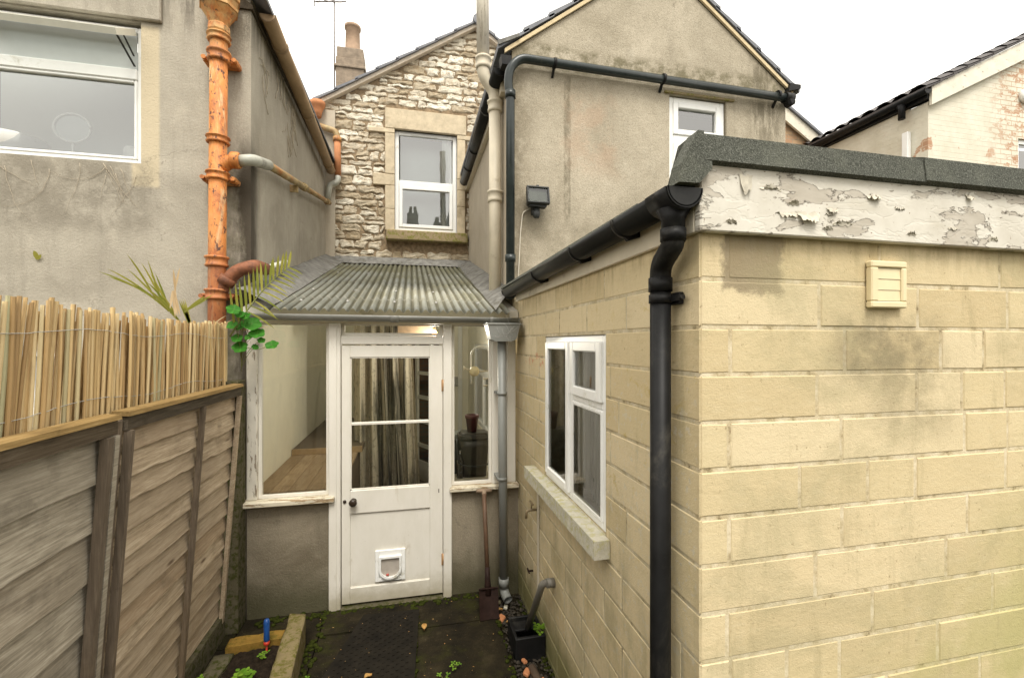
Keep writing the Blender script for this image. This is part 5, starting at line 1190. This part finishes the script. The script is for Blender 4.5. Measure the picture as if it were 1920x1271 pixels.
# bamboo screen behind the fence
bs = thing('bamboo_screen', 'tan split bamboo screen wired above the fence', 'bamboo screen', (-1.25, 2, 1.4))
b = MB(); y = .3
while y < 3.5:
    wd = random.uniform(.007, .020); gap = random.uniform(.0, .003)
    if y < 1.95 and random.random() < .13: gap = random.uniform(.008, .016)
    zt = 2.145 + random.uniform(-.014, .016) + (.02 if y < 1.93 else 0) - .012*math.sin(y*5); zb = 1.35 + random.uniform(-.02,.02); ln = random.uniform(.02, .075) + (.03 if y < 1.9 else 0); xo = -1.262 + random.uniform(-.008, .008); bow = random.uniform(-.012,.012); b.t()
    tw = random.uniform(-.5, .5)
    pts = [(xo + bow*math.sin(t/6*3.14), y + ln*(t/6-.5), zb + (zt-zb)*t/6) for t in range(7)]
    n0 = 7; rings = []
    for p in pts:
        rings.append([b.bm.verts.new((p[0] + .006*math.sin(a*6.283/n0), p[1] + wd/2*math.cos(a*6.283/n0), p[2])) for a in range(n0)])
    for i in range(6):
        for a in range(n0): b.face([rings[i][a], rings[i][(a+1)%n0], rings[i+1][(a+1)%n0], rings[i+1][a]])
    b.face(rings[-1]); y += wd*.96 + gap
y = .3
while y < 3.48:                                                     # second, lower layer of split canes behind
    wd = random.uniform(.012, .028); b.t(0, .7); zt = 2.12 + random.uniform(-.03, .02); ln = random.uniform(.02, .1)
    if not (1.45 < y < 1.9 and random.random() < .38):
        rings = []
        for t in range(3): rings.append([b.bm.verts.new((-1.283 + .005*math.sin(a*6.283/6), y + ln*(t/2-.5) + wd/2*math.cos(a*6.283/6), 1.38 + (zt-1.38)*t/2)) for a in range(6)])
        for i in range(2):
            for a in range(6): b.face([rings[i][a], rings[i][(a+1)%6], rings[i+1][(a+1)%6], rings[i+1][a]])
        b.face(rings[-1])
    y += wd*1.02
b.build('canes', M['bamboo'], bs)
for z in (2.06, 1.78):
    b = MB(); b.tube([(-1.252 + .004*math.sin(k*2.4), .3 + k*.04, z + .012*math.sin(k*.31) + .004*nz(k*.7, z, 1)) for k in range(80)], .0014, 5); b.build('wire', M['wire'], bs)

# ------------------------------------------------------------------ plants over the fence
def blade_leaf(b, p, d, L, wd, droop, up=Vector((0,0,1))):
    d = Vector(d).normalized(); s_ = d.cross(up); s_ = s_.normalized() if s_.length > .01 else Vector((1,0,0)); P = []
    for k in range(6):
        t = k/5; q = Vector(p) + d*L*t + Vector((0,0,-droop*L*t*t)); w_ = wd*(math.sin(math.pi*(.12+.88*t))**.7)*(1 if k < 5 else 0)*.5; P.append((b.bm.verts.new(q - s_*w_), b.bm.verts.new(q + s_*w_)))
    for k in range(5):
        b.face([P[k][0], P[k][1], P[k+1][1], P[k+1][0]])
pa = thing('palm', 'young palm frond arching above the corner of the porch gutter', 'palm', (-1.2, 3.38, 1.9))
base = Vector((-1.19, 3.36, 2.06)); tip = Vector((-.83, 3.40, 2.55)); b = MB(); spn = [base.lerp(tip, t/12) + Vector((0,0,.05*math.sin(t/12*3.14))) for t in range(13)]
b.tube(spn, [.006*(1-.6*t/12) for t in range(13)], 6); b.build('stalk', M['stem'], pa)
b = MB()
for k in range(15):
    t = .08 + .9*k/14; p = base.lerp(tip, t) + Vector((0,0,.05*math.sin(t*3.14))); L = .30*(1-.6*t)
    b.t(); blade_leaf(b, p, (-.12 + .25*t + random.uniform(-.08,.08), random.uniform(-.25,.1), 1.0), L, .017, random.uniform(-.05,.1), Vector((0,1,0)))
    if k > 2: b.t(); blade_leaf(b, p, (.95, random.uniform(-.4,.1), -.25 - .2*(1-t) + random.uniform(-.15,.1)), L*.8, .012, .2, Vector((0,1,0)))
b.build('leaflet', M['palm'], pa, False)
p2 = thing('palm', 'half dead spiky palm shoots rising behind the bamboo left of the orange stack', 'palm', (-1.5, 3.45, 1.8))
b = MB(); d_ = MB(); root = Vector((-1.47, 3.40, 2.12))
for k in range(17):
    a = -.75 + k*.085; b.t(); st_ = root + Vector((-.10*k/9 - .02, 0, .012*k + .02)); blade_leaf(b, st_, (-.65 + .55*random.random(), -.1, 1.0 - .04*k), random.uniform(.20,.42), .0125, random.uniform(.0,.3), Vector((0,1,0)))
for k in range(7): b.t(); blade_leaf(b, root + Vector((0.0, -.02, .10)), (.75 + random.uniform(-.08,.08), -.1, .62 + random.uniform(-.1,.1)), random.uniform(.15,.27), .0125, .1, Vector((0,1,0)))
for k in range(4): b.t(); blade_leaf(b, root + Vector((.04, 0, -.02)), (-.22 - .06*k, 0, 1), .22, .013, 0, Vector((0,1,0)))
for k in range(8): d_.t(); blade_leaf(d_, root + Vector((-.055 + random.uniform(-.015,.015), -.03, .24)), (random.uniform(-.15,.25), -.05, random.choice((-1,-1,-1,.8))), random.uniform(.1,.2), .014, .0, Vector((0,1,0)))
for k in range(9): d_.t(); blade_leaf(d_, root + Vector((random.uniform(.1,.35), 0, -.02)), (random.choice((-1,1))*random.uniform(.5,1), -.1, random.uniform(.2,.7)), random.uniform(.12,.24), .008, .2, Vector((0,1,0)))
b.build('green_leaf', M['palm'], p2, False); d_.build('dead_leaf', M['straw'], p2, False)
ns = thing('nasturtium', 'bright green round nasturtium leaves trailing at the end of the bamboo', 'plant', (-1.12, 3.4, 1.9))
st = MB()
for x, z, r in ((-1.13,2.14,.050), (-1.065,2.150,.060), (-1.03,2.085,.05), (-1.135,1.99,.05), (-.93,2.005,.045), (-1.17,2.14,.035), (-1.15,2.24,.045), (-1.08,2.06,.028), (-1.045,1.99,.024), (-1.12,2.21,.03), (-1.15,2.05,.036), (-1.09,2.20,.034), (-1.005,2.035,.026)):
    b = MB(); b.t(); yy = 3.36 + random.uniform(-.05, .05); tilt = random.uniform(.62, .85); ro = random.uniform(-.4,.4); c = Vector((x, yy, z)); n0 = 16; cv = b.bm.verts.new(c + Vector((0, .006, 0)))
    rings = []
    for q in (.35, .7, 1.0):
        rg = []
        for k in range(n0):
            a = k*2*math.pi/n0; rr = r*q*(1 + .10*q*math.sin(a*5+x*40) + .05*math.sin(a*2+z*30)); lx, lz = rr*math.cos(a), rr*math.sin(a)*tilt
            rg.append(b.bm.verts.new(c + Vector((lx*math.cos(ro) - lz*math.sin(ro), rr*math.sin(a)*.6 - r*.22*q*q*(1 + .5*math.sin(a*7+x*9)) + (.003*q if k % 2 else 0), lx*math.sin(ro) + lz*math.cos(ro)))))
        rings.append(rg)
    for k in range(n0):
        j = (k+1) % n0; b.tint = (.9 if k % 4 == 0 else .2 + .3*((x*77) % 1), .5, .5, 1)
        for f in (b.face([cv, rings[0][k], rings[0][j]]), b.face([rings[0][k], rings[1][k], rings[1][j], rings[0][j]]), b.face([rings[1][k], rings[2][k], rings[2][j], rings[1][j]])): f.smooth = True
    b.build('leaf', M['leaf_bright'], ns, False)
    st.tube(bend([(-1.14, 3.42, 1.9 + random.uniform(-.1,.15)), ((x-1.14)/2, yy+.03, z-.04), c], .04), .0022, 5)
st.build('stem', M['stem'], ns)
b = MB(); b.t(); blade_leaf(b, (-2.55, 3.79, 2.60), (-.2,-.2,1), .07, .03, .1, Vector((0,1,0))); blade_leaf(b, (-2.55, 3.79, 2.60), (.5,-.2,.7), .05, .02, .1, Vector((0,1,0)))
tag(b.build('vine_leaf', M['palm'], None, False), 'single yellow green leaf on the grey render far left above the bamboo', 'leaf')

# ------------------------------------------------------------------ houses to the right
wh = thing('brick_house', 'cream painted brick house with flaking paint at the right edge', 'house', (7.3, 5, 0))
GW = lambda x: 5.50 + (x - 7.3)*.51
w = MB(); w.holed('y', 5.0, 5.25, 7.3, 13.0, -.1, 5.5, [(9.09, 10.0, 4.1, 5.15)]); w.prism([(7.3, 5.5), (13.0, 5.5), (10.2, GW(10.2))], 'y', 5.0, 5.25); w.holed('x', 7.3, 7.55, 5.25, 6.9, -.1, 5.52, []); w.build('wall', M['painted_brick'], wh)
casement(wh, 'y', 5.03, 9.09, 10.0, 4.1, 5.15, .07, .06, -1, 'upvc', [(9.52, 9.58, 4.17, 5.08)], [(9.16, 9.52, 4.17, 5.08, 'glass_bright'), (9.58, 9.93, 4.17, 5.08, 'glass_bright')])
b = MB(); b.box(9.0, 10.1, 5.4, 5.45, 4.0, 5.2); b.build('inner_wall', M['far_wall'], wh)
b = MB(); b.prism([(7.27, 5.42), (7.27, 5.68), (10.2, GW(10.2)+.18), (10.2, GW(10.2)-.12)], 'y', 4.93, 4.965); b.build('bargeboard', M['barge'], wh)
r = MB()
for k in range(12):
    x0 = 7.12 + k*.26; z0 = 5.63 + (x0-7.12)*.51
    r.t(); 
    def fn(u, v, x0=x0, z0=z0): y = 4.90 + u*2.1; return (x0 + v*.32, y, z0 + v*.32*.51 - .03*v + .06*abs(math.sin(u*2.1/.24*math.pi)) + .03)
    r.grid(fn, 88, 1); r.prism([(x0, z0-.01), (x0+.32, z0+.32*.51-.03), (x0+.32, z0+.32*.51-.015), (x0, z0+.02)], 'y', 4.90, 7.0)
r.build('roof', simple('dark_roof_tile', (.06,.052,.05), .6, .4, 8, .3), wh)
b = MB(); b.box(7.235, 7.34, 4.97, 6.9, 5.525, 5.70); b.build('fascia_board', M['black_plastic'], wh)
g = thing('rain_gutter', 'black gutter under the tiled eaves of the cream brick house', 'gutter', (7.2, 5, 5.5))
b = MB(); half_gutter(b, (7.18, 4.92, 5.63), (7.18, 6.88, 5.60), .065); b.build('channel', M['black_plastic'], g)
b = MB(); b.lathe([(.045,5.36), (.045,5.50), (.06,5.57)], (7.18, 5.27, 0), 12); b.build('outlet', M['black_plastic'], g)
b = MB(); b.box(7.225, 7.295, 5.22, 5.31, 3.5, 5.17, .01); b.box(7.215, 7.297, 5.20, 5.33, 4.6, 4.64); tag(b.build('downpipe', M['upvc']), 'white square downpipe below the black outlet on the cream brick house', 'drainpipe')
wl = thing('bulkhead_lamp', 'round white lamp fixed high on the cream brick gable', 'wall lamp', (9.2, 4.98, 5.75))
b = MB(); b.lathe([(.11,0), (.11,-.05), (.09,-.07), (.085,-.07), (.08,-.04)], (9.2, 4.998, 5.80), 18, 'y'); b.build('rim', M['upvc'], wl)
b = MB(); b.lathe([(.078,-.045), (.04,-.075), (.01,-.08)], (9.2, 4.998, 5.80), 18, 'y'); b.build('lens', M['lamp_black'], wl)
gh = thing('gabled_house', 'old stone gable with a pale bargeboard between the pebbledash and cream houses', 'house', (6, 6.9, 0))
BZ = lambda x: 6.29 - (x - 6.713)*.607
w = MB(); w.prism([(4.6, 2), (8.4, 2), (8.4, BZ(8.4)-.12), (5.2, BZ(5.2)-.12), (4.6, BZ(5.2)-.5)], 'y', 6.95, 7.2); w.build('wall', M['old_brick'], gh)
b = MB(); b.prism([(8.4, BZ(8.4)-.26), (5.2, BZ(5.2)-.26), (5.2, BZ(5.2)-.02), (8.4, BZ(8.4)-.02)], 'y', 6.86, 6.90); b.build('bargeboard', M['barge'], gh)
b = MB(); b.prism([(8.4, BZ(8.4)-.018), (5.2, BZ(5.2)-.018), (5.2, BZ(5.2)+.03), (8.4, BZ(8.4)+.03)], 'y', 6.82, 9.0); b.build('roof', M['slate'], gh)
for i, x in enumerate((-9.5, -2.8, 3.9)):
    o = thing('terraced_house', 'dark terraced house across the gardens, mirrored in the rubble gable window', 'house', (x, -19, 0), 'houses mirrored in the window')
    b = MB(); b.box(x, x+6.6, -25, -19, -.2, 8.2); b.build('wall', M['rubble_joint'], o)
    b = MB(); b.prism([(-18.7, 8.1), (-22, 10.8), (-25.3, 8.1), (-25.3, 8.0), (-18.7, 8.0)], 'x', x-.02, x+6.58); b.build('roof', M['slate'], o)
    for cx_, ct in ((2.5, 11.9), (4.6, 11.3)):
        b = MB(); b.box(x+cx_, x+cx_+.8, -22.6, -21.3, 9.0, ct)
        for k in range(2): b.lathe([(.14,ct-.05), (.11,ct+.7)], (x+cx_+.22+k*.36, -22, 0), 10)
        b.build('chimney', M['dark_batten'], o)
    b = MB(); b.holed('y', -18.97, -18.92, x+1, x+5.6, 4.6, 6.2, [(x+1.5, x+2.4, 4.8, 6.1), (x+3.8, x+4.7, 4.8, 6.1)]); b.build('window', M['far_wall'], o)
